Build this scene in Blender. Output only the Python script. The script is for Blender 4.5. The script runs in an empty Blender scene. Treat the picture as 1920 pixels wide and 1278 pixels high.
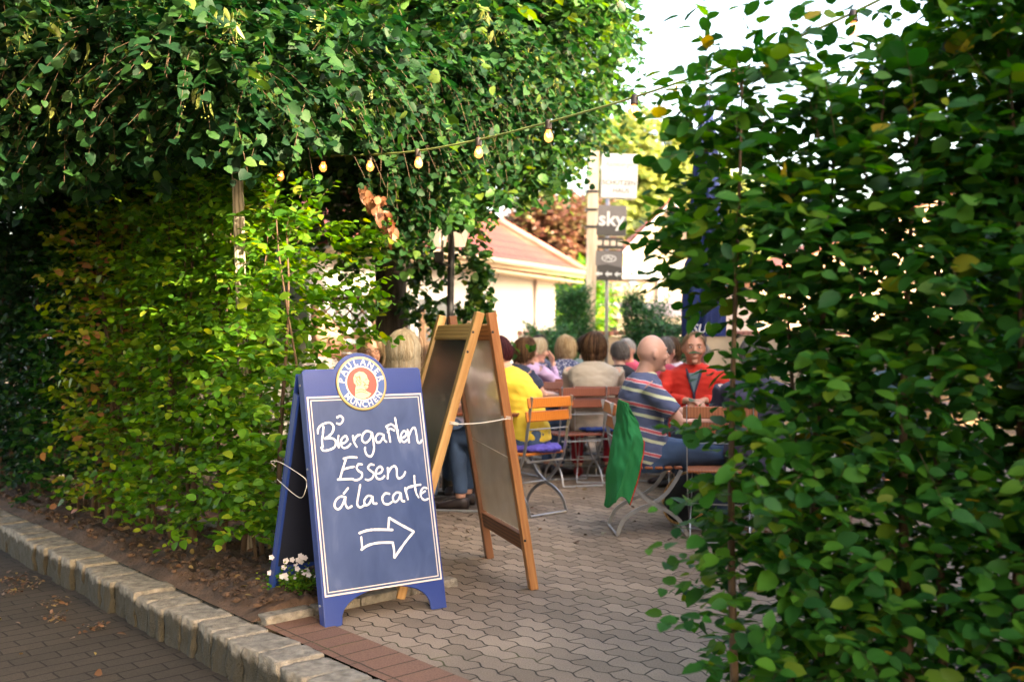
import bpy, bmesh, math, random
import numpy as np
from mathutils import Vector, Matrix, noise
random.seed(7); rng = np.random.default_rng(7)
S = bpy.context.scene
COL = S.collection
TMP = bpy.data.scenes.new('tmp')
def evalmesh(o):
    TMP.collection.objects.link(o); dg = TMP.view_layers[0].depsgraph; dg.update()
    me = bpy.data.meshes.new_from_object(o.evaluated_get(dg)); TMP.collection.objects.unlink(o); return me
# ------------------------------------------------------------------ camera
CAMH = 1.3; F = 1867.0; HZ = 635.0            # eye height, focal length in photo pixels, horizon row
cam_d = bpy.data.cameras.new('camera'); cam = bpy.data.objects.new('camera', cam_d); COL.objects.link(cam)
cam.location = (0, 0, CAMH); cam.rotation_euler = (math.radians(90), 0, 0)
cam_d.sensor_width = 36; cam_d.lens = 35.0; cam_d.shift_y = -(639 - HZ) / 1920 * -1 * -1
cam_d.clip_start = 0.05; cam_d.clip_end = 600
cam_d.dof.use_dof = True; cam_d.dof.focus_distance = 4.75; cam_d.dof.aperture_fstop = 1.9
S.camera = cam
# ------------------------------------------------------------------ light
SUN_DIR = Vector((0.76, -0.60, 0.43)).normalized()
W = bpy.data.worlds.new('World'); S.world = W; W.use_nodes = True
wn = W.node_tree; sky = wn.nodes.new('ShaderNodeTexSky'); sky.sky_type = 'NISHITA'; sky.sun_disc = False
sky.sun_elevation = math.asin(SUN_DIR.z); sky.sun_rotation = math.atan2(SUN_DIR.x, SUN_DIR.y)
sky.dust_density = 4.0; sky.air_density = 1.0; sky.ozone_density = 0.6
bg = wn.nodes['Background']; bg.inputs['Strength'].default_value = 0.13
wn.links.new(sky.outputs[0], bg.inputs['Color'])
sd = bpy.data.lights.new('sun', 'SUN'); sun = bpy.data.objects.new('sun', sd); COL.objects.link(sun)
sd.energy = 2.3; sd.angle = math.radians(0.6); sd.color = (1.0, 0.90, 0.72)
sun.rotation_euler = (-SUN_DIR).to_track_quat('-Z', 'Y').to_euler(); sun.location = (20, -4, 12)
S.view_settings.view_transform = 'Standard'; S.view_settings.look = 'None'; S.view_settings.gamma = 1.0
S.view_settings.use_curve_mapping = False
S.view_settings.exposure = 3.65
S.render.engine = 'CYCLES'

S.view_settings.use_white_balance = True; S.view_settings.white_balance_temperature = 7900; S.view_settings.white_balance_tint = 13
# ------------------------------------------------------------------ helpers
def GP(x, y, z=0.0):                       # where the sight line through a photo point meets height z
    s = (y - HZ) / (CAMH - z); return Vector(((x - 960) / s, F / s, z))
def PX(x, Y, y=None, z=0.0):               # lateral position at distance Y
    if y is not None: z = CAMH + (HZ - y) * Y / F
    return Vector(((x - 960) * Y / F, Y, z))
E1 = Vector((-.665, .747, 0)); EN = Vector((.747, .665, 0))       # along / across the kerb
def AN(a, n, z=0.0): return Vector((-.665*a + .747*n, .747*a + .665*n, z))

def tag(o, label=None, cat=None, group=None, kind=None):
    if label: o['label'] = label
    if cat: o['category'] = cat
    if group: o['group'] = group
    if kind: o['kind'] = kind
    return o
def empty(name, loc, rz=0, label=None, cat=None, group=None):
    o = bpy.data.objects.new(name, None); COL.objects.link(o); o.empty_display_size = .1
    o.location = loc; o.rotation_euler = (0, 0, rz); return tag(o, label, cat, group)

class MB:
    def __init__(s): s.v = []; s.f = []; s.m = []
    def add(s, vs, fs, m=0):
        b = len(s.v); s.v += [tuple(v) for v in vs]
        for f in fs: s.f.append(tuple(b+i for i in f)); s.m.append(m)
    def box(s, c, size, R=None, m=0, bev=0.0):
        hx, hy, hz = [k/2 for k in size]; c = Vector(c); R = R or Matrix.Identity(3)
        if bev > 0 and bev < min(hx, hy, hz):
            vs = []; idx = {}
            for sx in (-1, 1):
                for sy in (-1, 1):
                    for sz in (-1, 1):
                        for k in range(3):
                            p = [sx*(hx-bev), sy*(hy-bev), sz*(hz-bev)]
                            p[k] = [sx*hx, sy*hy, sz*hz][k]
                            idx[(sx, sy, sz, k)] = len(vs); vs.append(c + R @ Vector(p))
            fs = []
            q = [(-1, -1), (1, -1), (1, 1), (-1, 1)]
            for k in range(3):
                o = [i for i in range(3) if i != k]
                for sg in (-1, 1):
                    f = []
                    for a, b in q:
                        t = [0, 0, 0]; t[k] = sg; t[o[0]] = a; t[o[1]] = b; f.append(idx[(*t, k)])
                    if (sg > 0) == (k == 1): f.reverse()
                    fs.append(f)
            for k in range(3):                 # edges
                o = [i for i in range(3) if i != k]
                for a in (-1, 1):
                    for b in (-1, 1):
                        t0 = [0]*3; t0[k] = -1; t0[o[0]] = a; t0[o[1]] = b; t1 = list(t0); t1[k] = 1
                        f = [idx[(*t0, o[0])], idx[(*t1, o[0])], idx[(*t1, o[1])], idx[(*t0, o[1])]]
                        fs.append(f)
            for sx in (-1, 1):
                for sy in (-1, 1):
                    for sz in (-1, 1): fs.append([idx[(sx, sy, sz, k)] for k in range(3)])
            s.add(vs, fs, m); return
        vs = [c + R @ Vector((x*hx, y*hy, z*hz)) for z in (-1, 1) for y in (-1, 1) for x in (-1, 1)]
        s.add(vs, [(0,2,3,1),(4,5,7,6),(0,1,5,4),(2,6,7,3),(0,4,6,2),(1,3,7,5)], m)
    def beam(s, p0, p1, w, t, up=(0,0,1), m=0, bev=0.0):
        p0 = Vector(p0); p1 = Vector(p1); d = p1-p0; L = d.length; z = d.normalized()
        x = Vector(up).cross(z)
        if x.length < 1e-4: x = Vector((1,0,0)).cross(z)
        x.normalize(); y = z.cross(x)
        R = Matrix((x, y, z)).transposed(); s.box((p0+p1)/2, (w, t, L), R, m, bev)
    def tube(s, pts, r, n=8, m=0, flat=1.0, side=None, caps=True):
        pts = [Vector(p) for p in pts]; N = len(pts)
        rr = r if hasattr(r, '__len__') else [r]*N
        vs = []; px = None
        for i, p in enumerate(pts):
            d = (pts[min(i+1, N-1)] - pts[max(i-1, 0)]).normalized()
            if side is not None: x = Vector(side)
            elif px is None: x = d.orthogonal()
            else: x = px
            x = (x - d*x.dot(d))
            if x.length < 1e-5: x = d.orthogonal()
            x.normalize(); px = x; y = d.cross(x)
            for k in range(n):
                a = 2*math.pi*k/n
                vs.append(p + x*math.cos(a)*rr[i] + y*math.sin(a)*rr[i]*flat)
        fs = [(i*n+k, i*n+(k+1)%n, (i+1)*n+(k+1)%n, (i+1)*n+k) for i in range(N-1) for k in range(n)]
        if caps: fs += [tuple(range(n))[::-1], tuple((N-1)*n+k for k in range(n))]
        s.add(vs, fs, m)
    def rings(s, rings, m=0):                # rings: (center, xvec, yvec) ellipse loft, n=16
        n = 18; vs = []
        for c, x, y in rings:
            for k in range(n):
                a = 2*math.pi*k/n
                ca, sa = math.cos(a), math.sin(a)
                ca = math.copysign(abs(ca)**.85, ca); sa = math.copysign(abs(sa)**.85, sa)
                vs.append(Vector(c) + Vector(x)*ca + Vector(y)*sa)
        N = len(rings)
        fs = [(i*n+k, i*n+(k+1)%n, (i+1)*n+(k+1)%n, (i+1)*n+k) for i in range(N-1) for k in range(n)]
        fs += [tuple(range(n))[::-1], tuple((N-1)*n+k for k in range(n))]
        s.add(vs, fs, m)
    def lathe(s, prof, c=(0,0,0), n=20, m=0, axis=None):
        c = Vector(c); vs = []; R = Matrix.Identity(3) if axis is None else Vector((0,0,1)).rotation_difference(Vector(axis)).to_matrix()
        for r, z in prof:
            for k in range(n):
                a = 2*math.pi*k/n; vs.append(c + R @ Vector((r*math.cos(a), r*math.sin(a), z)))
        N = len(prof)
        fs = [(i*n+k, i*n+(k+1)%n, (i+1)*n+(k+1)%n, (i+1)*n+k) for i in range(N-1) for k in range(n)]
        fs += [tuple(range(n))[::-1], tuple((N-1)*n+k for k in range(n))]
        s.add(vs, fs, m)
    def ball(s, c, r, m=0, nu=14, nv=9, R=None):
        c = Vector(c); r = r if hasattr(r, '__len__') else (r, r, r); R = R or Matrix.Identity(3)
        vs = [c + R @ Vector((0,0,r[2]))]
        for i in range(1, nv):
            t = math.pi*i/nv
            for k in range(nu):
                a = 2*math.pi*k/nu
                vs.append(c + R @ Vector((r[0]*math.sin(t)*math.cos(a), r[1]*math.sin(t)*math.sin(a), r[2]*math.cos(t))))
        vs.append(c + R @ Vector((0,0,-r[2])))
        fs = [(0, 1+k, 1+(k+1)%nu) for k in range(nu)]
        for i in range(nv-2):
            for k in range(nu):
                fs.append((1+i*nu+k, 1+(i+1)*nu+k, 1+(i+1)*nu+(k+1)%nu, 1+i*nu+(k+1)%nu))
        L = len(vs)-1
        fs += [(L, 1+(nv-2)*nu+(k+1)%nu, 1+(nv-2)*nu+k) for k in range(nu)]
        s.add(vs, fs, m)
    def prism(s, poly, f0, f1, m=0):          # poly of 2D points, mapped by f0 (front) and f1 (back)
        n = len(poly); vs = [f0(*p) for p in poly] + [f1(*p) for p in poly]
        fs = [tuple(range(n)), tuple(range(2*n-1, n-1, -1))]
        fs += [(i, i+n, (i+1)%n+n, (i+1)%n) for i in range(n)]
        s.add(vs, fs, m)
    def mesh(s, name, smooth=False):
        me = bpy.data.meshes.new(name); me.from_pydata(s.v, [], s.f); me.update()
        if any(s.m): me.polygons.foreach_set('material_index', s.m)
        bm = bmesh.new(); bm.from_mesh(me); bmesh.ops.recalc_face_normals(bm, faces=bm.faces); bm.to_mesh(me); bm.free()
        if smooth: me.polygons.foreach_set('use_smooth', [True]*len(me.polygons))
        return me
    def build(s, name, mat, parent=None, world=False, smooth=False, M=None, bevel=0):
        return mkobj(name, s.mesh(name, smooth), mat, parent, world, M, bevel)
def mkobj(name, me, mat, parent=None, world=False, M=None, bevel=0):
    if not me.materials:
        for m_ in (mat if isinstance(mat, (list, tuple)) else [mat]): me.materials.append(m_)
    o = bpy.data.objects.new(name, me); COL.objects.link(o)
    if parent: o.parent = parent
    if M is not None: o.matrix_local = M
    if world and parent:                       # mesh is in world coordinates
        pm = Matrix.Translation(parent.location) @ parent.rotation_euler.to_matrix().to_4x4()
        g = parent.parent
        while g: pm = (Matrix.Translation(g.location) @ g.rotation_euler.to_matrix().to_4x4()) @ pm; g = g.parent
        o.matrix_local = pm.inverted() @ (M if M is not None else Matrix.Identity(4))
    if bevel:
        b = o.modifiers.new('bevel', 'BEVEL'); b.width = bevel; b.segments = 2; b.limit_method = 'ANGLE'; b.angle_limit = math.radians(40)
    return o
def kids(o): return [c for c in bpy.data.objects if c.parent == o]
def copy_tree(o, parent=None, cache={}):
    c = o.copy(); COL.objects.link(c); c.parent = parent
    for ch in kids(o): copy_tree(ch, c)
    return c
def bar(name, p0, p1, w, t, mat, parent, up=(0,0,1), bev=.003):     # timber with its own lengthwise local frame
    p0 = Vector(p0); p1 = Vector(p1); d = p1-p0; L = d.length; z = d.normalized(); x = Vector(up).cross(z); x.normalize(); y = z.cross(x)
    R = Matrix((x, y, z)).transposed().to_4x4(); mb = MB(); mb.box((0,0,0), (w, t, L), None, 0, bev)
    return mb.build(name, mat, parent, world=True, M=Matrix.Translation((p0+p1)/2) @ R)

# ------------------------------------------------------------------ materials
def nodes(name):
    m = bpy.data.materials.new(name); m.use_nodes = True; nt = m.node_tree; return m, nt, nt.nodes['Principled BSDF']
def N(nt, t, **kw):
    n = nt.nodes.new(t)
    for k, v in kw.items():
        if k in n.inputs: n.inputs[k].default_value = v
        else: setattr(n, k, v)
    return n
def ramp(nt, stops, fac):
    r = nt.nodes.new('ShaderNodeValToRGB'); e = r.color_ramp.elements
    while len(e) < len(stops): e.new(.5)
    for i, (p, c) in enumerate(stops): e[i].position = p; e[i].color = (*c[:3], 1)
    nt.links.new(fac, r.inputs[0]); return r
def mat(name, col, rough=.6, var=.15, scale=8, metal=0, bump=0, bscale=60, stretch=None, spec=.5, coat=0):
    m, nt, b = nodes(name); c = Vector(col)
    tc = N(nt, 'ShaderNodeTexCoord'); src = tc.outputs['Object']
    if stretch:
        mp = N(nt, 'ShaderNodeMapping'); mp.inputs['Scale'].default_value = stretch; nt.links.new(src, mp.inputs[0]); src = mp.outputs[0]
    n = N(nt, 'ShaderNodeTexNoise', Scale=scale, Detail=5.0); nt.links.new(src, n.inputs['Vector'])
    r = ramp(nt, [(.3, c*(1-var)), (.7, c*(1+var))], n.outputs['Fac']); nt.links.new(r.outputs[0], b.inputs['Base Color'])
    b.inputs['Roughness'].default_value = rough; b.inputs['Metallic'].default_value = metal
    b.inputs['Specular IOR Level'].default_value = spec; b.inputs['Coat Weight'].default_value = coat
    if bump:
        n2 = N(nt, 'ShaderNodeTexNoise', Scale=bscale, Detail=4.0); nt.links.new(src, n2.inputs['Vector'])
        bp = N(nt, 'ShaderNodeBump', Strength=bump, Distance=.01); nt.links.new(n2.outputs['Fac'], bp.inputs['Height']); nt.links.new(bp.outputs[0], b.inputs['Normal'])
    return m
def leaf_mat(name, stops, trans=.35, rough=.45, spec=.4):
    m, nt, b = nodes(name); g = N(nt, 'ShaderNodeNewGeometry')
    r = ramp(nt, stops, g.outputs['Random Per Island']); nt.links.new(r.outputs[0], b.inputs['Base Color'])
    b.inputs['Roughness'].default_value = rough; b.inputs['Specular IOR Level'].default_value = spec
    t = N(nt, 'ShaderNodeBsdfTranslucent'); mx = N(nt, 'ShaderNodeMixShader'); mx.inputs[0].default_value = trans
    hs = N(nt, 'ShaderNodeHueSaturation', Value=1.7, Saturation=1.15, Hue=.485); nt.links.new(r.outputs[0], hs.inputs['Color']); nt.links.new(hs.outputs[0], t.inputs['Color'])
    nt.links.new(b.outputs[0], mx.inputs[1]); nt.links.new(t.outputs[0], mx.inputs[2]); nt.links.new(mx.outputs[0], nt.nodes['Material Output'].inputs[0])
    return m
def wood(name, c0, c1, rough=.5, sc=1.0):
    m, nt, b = nodes(name); tc = N(nt, 'ShaderNodeTexCoord'); oi = N(nt, 'ShaderNodeObjectInfo')
    mp = N(nt, 'ShaderNodeMapping'); mp.inputs['Scale'].default_value = (30*sc, 30*sc, 2.2*sc)
    add = N(nt, 'ShaderNodeVectorMath', operation='ADD'); nt.links.new(tc.outputs['Object'], mp.inputs[0]); nt.links.new(mp.outputs[0], add.inputs[0])
    ml = N(nt, 'ShaderNodeMath', operation='MULTIPLY'); ml.inputs[1].default_value = 40; nt.links.new(oi.outputs['Random'], ml.inputs[0]); nt.links.new(ml.outputs[0], add.inputs[1])
    w = N(nt, 'ShaderNodeTexWave', Scale=.55, Distortion=6.0, Detail=3.0); w.bands_direction = 'X'; w.inputs['Detail Scale'].default_value = .6; nt.links.new(add.outputs[0], w.inputs['Vector'])
    n = N(nt, 'ShaderNodeTexNoise', Scale=3.0, Detail=6.0); nt.links.new(add.outputs[0], n.inputs['Vector'])
    mixv = N(nt, 'ShaderNodeMath', operation='MULTIPLY_ADD'); mixv.inputs[1].default_value = .55; nt.links.new(w.outputs['Fac'], mixv.inputs[0])
    m2 = N(nt, 'ShaderNodeMath', operation='MULTIPLY'); m2.inputs[1].default_value = .45; nt.links.new(n.outputs['Fac'], m2.inputs[0]); nt.links.new(m2.outputs[0], mixv.inputs[2])
    r = ramp(nt, [(.2, c0), (.62, c1)], mixv.outputs[0]); nt.links.new(r.outputs[0], b.inputs['Base Color']); b.inputs['Roughness'].default_value = rough
    bp = N(nt, 'ShaderNodeBump', Strength=.15, Distance=.004); nt.links.new(mixv.outputs[0], bp.inputs['Height']); nt.links.new(bp.outputs[0], b.inputs['Normal'])
    return m
def paver_mat(name, rowh, brickw, cols, mortar, wave=0.0, period=.15, offset=.5, alongE=True, rough=.8, msize=.004, moss=None, bdist=.006, damp=.45):
    m, nt, b = nodes(name); L = nt.links
    g = N(nt, 'ShaderNodeNewGeometry'); mp = N(nt, 'ShaderNodeMapping')
    ang = math.atan2(E1.y, E1.x) if alongE else math.atan2(EN.y, EN.x)
    mp.vector_type = 'POINT'; mp.inputs['Rotation'].default_value = (0, 0, -ang); L.new(g.outputs['Position'], mp.inputs[0])
    src = mp.outputs[0]
    # slight irregularity
    nz = N(nt, 'ShaderNodeTexNoise', Scale=5.0, Detail=2.0); L.new(src, nz.inputs['Vector'])
    sub = N(nt, 'ShaderNodeVectorMath', operation='SUBTRACT'); sub.inputs[1].default_value = (.5, .5, .5); L.new(nz.outputs['Color'], sub.inputs[0])
    sc = N(nt, 'ShaderNodeVectorMath', operation='SCALE'); sc.inputs['Scale'].default_value = .028; L.new(sub.outputs[0], sc.inputs[0])
    ad = N(nt, 'ShaderNodeVectorMath', operation='ADD'); L.new(src, ad.inputs[0]); L.new(sc.outputs[0], ad.inputs[1]); src = ad.outputs[0]
    if wave:
        sx = N(nt, 'ShaderNodeSeparateXYZ'); L.new(src, sx.inputs[0])
        def sine(inp, per, amp, ph=0.0):
            a = N(nt, 'ShaderNodeMath', operation='MULTIPLY_ADD'); a.inputs[1].default_value = 2*math.pi/per; a.inputs[2].default_value = ph; L.new(inp, a.inputs[0])
            c = N(nt, 'ShaderNodeMath', operation='SINE'); L.new(a.outputs[0], c.inputs[0])
            d = N(nt, 'ShaderNodeMath', operation='MULTIPLY'); d.inputs[1].default_value = amp; L.new(c.outputs[0], d.inputs[0]); return d.outputs[0]
        ox = N(nt, 'ShaderNodeMath', operation='ADD'); L.new(sx.outputs['X'], ox.inputs[0]); L.new(sine(sx.outputs['Y'], rowh*2, wave*.8, 1.0), ox.inputs[1])
        oy = N(nt, 'ShaderNodeMath', operation='ADD'); L.new(sx.outputs['Y'], oy.inputs[0]); L.new(sine(sx.outputs['X'], period, wave), oy.inputs[1])
        cx = N(nt, 'ShaderNodeCombineXYZ'); L.new(ox.outputs[0], cx.inputs['X']); L.new(oy.outputs[0], cx.inputs['Y']); src = cx.outputs[0]
    br = N(nt, 'ShaderNodeTexBrick', Scale=1.0); br.offset = offset
    br.inputs['Brick Width'].default_value = brickw; br.inputs['Row Height'].default_value = rowh
    br.inputs['Mortar Size'].default_value = msize; br.inputs['Mortar Smooth'].default_value = .35; br.inputs['Bias'].default_value = 0
    br.inputs['Color1'].default_value = (*cols[0], 1); br.inputs['Color2'].default_value = (*cols[1], 1); br.inputs['Mortar'].default_value = (*mortar, 1)
    L.new(src, br.inputs['Vector'])
    n1 = N(nt, 'ShaderNodeTexNoise', Scale=1.1, Detail=5.0); L.new(g.outputs['Position'], n1.inputs['Vector'])
    r1 = ramp(nt, [(.3, (damp+.15,)*3), (.68, (1.1, 1.08, 1.04))], n1.outputs['Fac'])
    n2 = N(nt, 'ShaderNodeTexNoise', Scale=160.0, Detail=3.0); L.new(g.outputs['Position'], n2.inputs['Vector'])
    r2 = ramp(nt, [(.3, (.72,)*3), (.7, (1.22,)*3)], n2.outputs['Fac'])
    mA = N(nt, 'ShaderNodeMix', data_type='RGBA', blend_type='MULTIPLY'); mA.inputs[0].default_value = 1; L.new(br.outputs['Color'], mA.inputs[6]); L.new(r1.outputs[0], mA.inputs[7])
    mB = N(nt, 'ShaderNodeMix', data_type='RGBA', blend_type='MULTIPLY'); mB.inputs[0].default_value = 1; L.new(mA.outputs[2], mB.inputs[6]); L.new(r2.outputs[0], mB.inputs[7])
    out = mB.outputs[2]
    if moss:
        n3 = N(nt, 'ShaderNodeTexNoise', Scale=2.3, Detail=6.0); L.new(g.outputs['Position'], n3.inputs['Vector'])
        r3 = ramp(nt, [(.55, (0,0,0)), (.7, (.8,.8,.8))], n3.outputs['Fac'])
        mu = N(nt, 'ShaderNodeMath', operation='MULTIPLY'); L.new(r3.outputs[0], mu.inputs[0]); L.new(br.outputs['Fac'], mu.inputs[1])
        mC = N(nt, 'ShaderNodeMix', data_type='RGBA'); L.new(mu.outputs[0], mC.inputs[0]); L.new(out, mC.inputs[6]); mC.inputs[7].default_value = (*moss, 1); out = mC.outputs[2]
    L.new(out, b.inputs['Base Color']); b.inputs['Roughness'].default_value = rough; b.inputs['Specular IOR Level'].default_value = .3
    inv = N(nt, 'ShaderNodeMath', operation='MULTIPLY_ADD'); inv.inputs[1].default_value = -1; inv.inputs[2].default_value = 1; L.new(br.outputs['Fac'], inv.inputs[0])
    h = N(nt, 'ShaderNodeMath', operation='MULTIPLY_ADD'); h.inputs[1].default_value = .12; L.new(n2.outputs['Fac'], h.inputs[0]); L.new(inv.outputs[0], h.inputs[2])
    bp = N(nt, 'ShaderNodeBump', Strength=1.0, Distance=bdist); L.new(h.outputs[0], bp.inputs['Height']); L.new(bp.outputs[0], b.inputs['Normal'])
    return m
def emit(name, col, st):
    m, nt, b = nodes(name); b.inputs['Base Color'].default_value = (*col, 1); b.inputs['Emission Color'].default_value = (*col, 1); b.inputs['Emission Strength'].default_value = st; return m

M = {}
M['pavers'] = paver_mat('wavy_pavers', .098, .196, ((.39,.29,.215), (.25,.185,.135)), (.045,.034,.024), wave=.0098, period=.109, msize=.0042, moss=(.12,.12,.035), damp=.5)
M['redbrick'] = paver_mat('red_edge_bricks', .121, .2435, ((.24,.125,.085), (.20,.105,.075)), (.07,.055,.035), alongE=False, offset=0.0, msize=.004, moss=(.12,.12,.04), damp=.7)
M['street'] = paver_mat('street_bricks', .1, .2, ((.070,.056,.044), (.055,.045,.036)), (.018,.014,.01), alongE=False, msize=.005, damp=.45)
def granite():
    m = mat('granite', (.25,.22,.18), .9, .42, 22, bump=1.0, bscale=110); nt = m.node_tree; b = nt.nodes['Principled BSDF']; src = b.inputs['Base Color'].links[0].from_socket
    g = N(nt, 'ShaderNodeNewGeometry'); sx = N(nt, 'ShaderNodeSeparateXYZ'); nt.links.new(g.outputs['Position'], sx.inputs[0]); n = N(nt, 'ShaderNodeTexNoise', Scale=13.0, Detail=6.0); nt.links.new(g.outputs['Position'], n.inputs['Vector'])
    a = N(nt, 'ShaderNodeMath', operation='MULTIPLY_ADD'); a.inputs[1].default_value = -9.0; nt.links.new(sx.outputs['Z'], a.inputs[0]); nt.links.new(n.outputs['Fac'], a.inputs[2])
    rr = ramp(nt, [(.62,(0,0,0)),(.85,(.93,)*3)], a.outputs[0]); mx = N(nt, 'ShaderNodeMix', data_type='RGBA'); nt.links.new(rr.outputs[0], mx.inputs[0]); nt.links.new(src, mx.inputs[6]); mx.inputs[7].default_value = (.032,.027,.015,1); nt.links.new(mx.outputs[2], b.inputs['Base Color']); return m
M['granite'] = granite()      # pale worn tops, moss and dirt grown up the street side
M['soil'] = mat('soil', (.085,.048,.03), .95, .55, 9, bump=1.0, bscale=45)
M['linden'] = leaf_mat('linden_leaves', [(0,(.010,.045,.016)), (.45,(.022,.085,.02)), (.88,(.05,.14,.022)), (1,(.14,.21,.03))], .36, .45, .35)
M['linden_shaded'] = leaf_mat('shade_toned_linden_leaves', [(0,(.004,.025,.011)), (.5,(.009,.046,.014)), (.93,(.026,.085,.018)), (1,(.10,.16,.03))], .3, .55, .22)  # darker copy of the linden leaves; shade is put into the colour
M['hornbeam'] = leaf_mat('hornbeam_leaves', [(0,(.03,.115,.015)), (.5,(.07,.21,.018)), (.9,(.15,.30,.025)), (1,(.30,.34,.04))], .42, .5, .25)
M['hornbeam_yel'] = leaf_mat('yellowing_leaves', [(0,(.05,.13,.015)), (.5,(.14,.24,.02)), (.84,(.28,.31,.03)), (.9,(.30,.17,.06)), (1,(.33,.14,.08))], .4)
M['hedge_shaded'] = leaf_mat('shade_toned_hedge_leaves', [(0,(.005,.034,.010)), (.5,(.012,.072,.013)), (.93,(.036,.12,.016)), (1,(.10,.18,.02))], .3, .55, .2)  # hedge leaves darkened for the dim edges, shade painted into the tone
M['hornbeam_dark'] = leaf_mat('shaded_leaves', [(0,(.004,.022,.010)), (.6,(.008,.044,.014)), (1,(.028,.085,.018))], .25, .55, .2)  # darker hornbeam copy with the gloom put into its leaf colour
M['hedge_near'] = leaf_mat('near_hedge_leaves', [(0,(.008,.055,.014)), (.5,(.020,.11,.016)), (.9,(.055,.17,.018)), (.99,(.12,.20,.02)), (1,(.34,.24,.02))], .38, .55, .22)
M['tree_yel'] = leaf_mat('sunlit_yellow_leaves', [(0,(.11,.18,.04)), (.5,(.21,.27,.07)), (1,(.33,.34,.12))], .4)
M['tree_red'] = leaf_mat('copper_leaves', [(0,(.06,.025,.02)), (.55,(.17,.075,.05)), (.75,(.09,.11,.03)), (1,(.30,.17,.10))], .3)
M['conifer'] = leaf_mat('conifer_needles', [(0,(.008,.06,.025)), (.6,(.02,.12,.035)), (1,(.06,.20,.05))], .2)
M['bract'] = leaf_mat('linden_bracts', [(0,(.10,.14,.03)), (1,(.22,.24,.06))], .3)
M['dead'] = leaf_mat('dead_leaves', [(0,(.16,.06,.03)), (1,(.36,.17,.09))], .2)
M['bark'] = mat('bark', (.075,.058,.045), .95, .5, 6, bump=1.0, bscale=14, stretch=(6,6,.9))
M['bark_grey'] = mat('grey_bark', (.20,.17,.14), .95, .5, 6, bump=1.0, bscale=14, stretch=(6,6,.9))
M['twig'] = mat('twig', (.10,.06,.035), .9)
M['blue'] = mat('blue_plastic', (.012,.042,.215), .38, .06, 3, bump=.1, bscale=200)
M['bluedark'] = mat('blue_plastic_inside', (.004,.007,.02), .6, .1)
M['post'] = wood('weathered_post', (.16,.13,.10), (.44,.37,.30), .9)
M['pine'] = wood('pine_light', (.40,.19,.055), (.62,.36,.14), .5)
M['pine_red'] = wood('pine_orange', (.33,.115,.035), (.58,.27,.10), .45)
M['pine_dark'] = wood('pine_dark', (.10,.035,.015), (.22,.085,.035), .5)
M['slat_red'] = wood('redbrown_slat', (.15,.035,.018), (.24,.065,.03), .4)
M['slat_orange'] = wood('orange_slat', (.55,.15,.02), (.68,.22,.035), .4)
M['slat_mid'] = wood('orangebrown_slat', (.30,.085,.03), (.42,.14,.05), .4)
M['slate'] = mat('chalkboard', (.012,.014,.02), .35, .3, 3)
M['steel'] = mat('galvanised_steel', (.42,.43,.45), .42, .12, 12, metal=.75)
M['black'] = mat('black_metal', (.012,.012,.014), .45)
M['white'] = mat('white_paint', (.78,.77,.74), .6, .05, 4)
M['cord'] = mat('white_cord', (.75,.70,.62), .8)
M['plaster'] = mat('white_plaster', (.50,.48,.45), .9, .05, 2, bump=.2)
M['cream'] = mat('cream_plaster', (.32,.26,.185), .9, .06, 2, bump=.2)
M['skin'] = mat('skin', (.62,.34,.25), .5, .10, 9); M['skin_tan'] = mat('tanned_skin', (.58,.27,.17), .5, .12, 9)

# ------------------------------------------------------------------ ground
def sheet(name, pts, m, sub=0):
    mb = MB(); mb.add(pts, [tuple(range(len(pts)))]); o = mb.build(name, m); tag(o, kind='structure'); return o
sheet('courtyard_paving', [AN(-60,2.16,0), AN(-60,150,0), AN(220,150,0), AN(220,2.16,0)], M['pavers'])
sheet('street', [AN(-60,-120,-.16), AN(-60,2.0,-.16), AN(220,2.0,-.16), AN(220,-120,-.16)], M['street'])
def band(name, a0, a1, n0, n1, z, m):
    return sheet(name, [AN(a0,n0,z), AN(a0,n1,z), AN(a1,n1,z), AN(a1,n0,z)], m)
band('red_brick_band', -4, 4.10, 2.15, 2.393, .005, M['redbrick'])
# planting bed: displaced soil
def soil_bed():
    na, nn = 150, 36; a0, a1, n0, n1 = 4.17, 16.0, 2.13, 2.93; vs = []
    for i in range(na+1):
        a = a0 + (a1-a0)*(i/na)**1.6
        for j in range(nn+1):
            n = n0 + (n1-n0)*j/nn; p = AN(a, n)
            e = min(1, min(i/4, j/5, (nn-j)/5))
            z = .012 + .04*e + e*(.035*noise.noise(p*3.1) + .034*noise.noise(p*11) + .024*noise.noise(p*31))
            vs.append(AN(a, n, max(z, .006)))
    fs = [(i*(nn+1)+j, (i+1)*(nn+1)+j, (i+1)*(nn+1)+j+1, i*(nn+1)+j+1) for i in range(na) for j in range(nn)]
    mb = MB(); mb.add(vs, fs); tag(mb.build('soil_bed', M['soil'], smooth=True), kind='structure')
soil_bed()
def clods():
    mb = MB()
    for k in range(2600):
        a = 4.25 + 5.5*random.random()**1.3; n = random.uniform(2.17, 2.9); r_ = .004+.016*random.random()**4
        mb.ball(AN(a, n, .055+.03*noise.noise(AN(a,n)*3.1)+r_*.3), (r_*random.uniform(.8,1.5), r_, r_*.7), nu=6, nv=4, R=Matrix.Rotation(random.uniform(0,3), 3, 'Z'))
    tag(mb.build('soil_crumbs', M['soil']), kind='stuff')
clods()
sheet('shaded_garden_soil', [AN(6.2,2.99,.004), AN(6.2,5.4,.004), AN(22,9.5,.004), AN(22,2.99,.004)], M['soil'])
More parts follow.
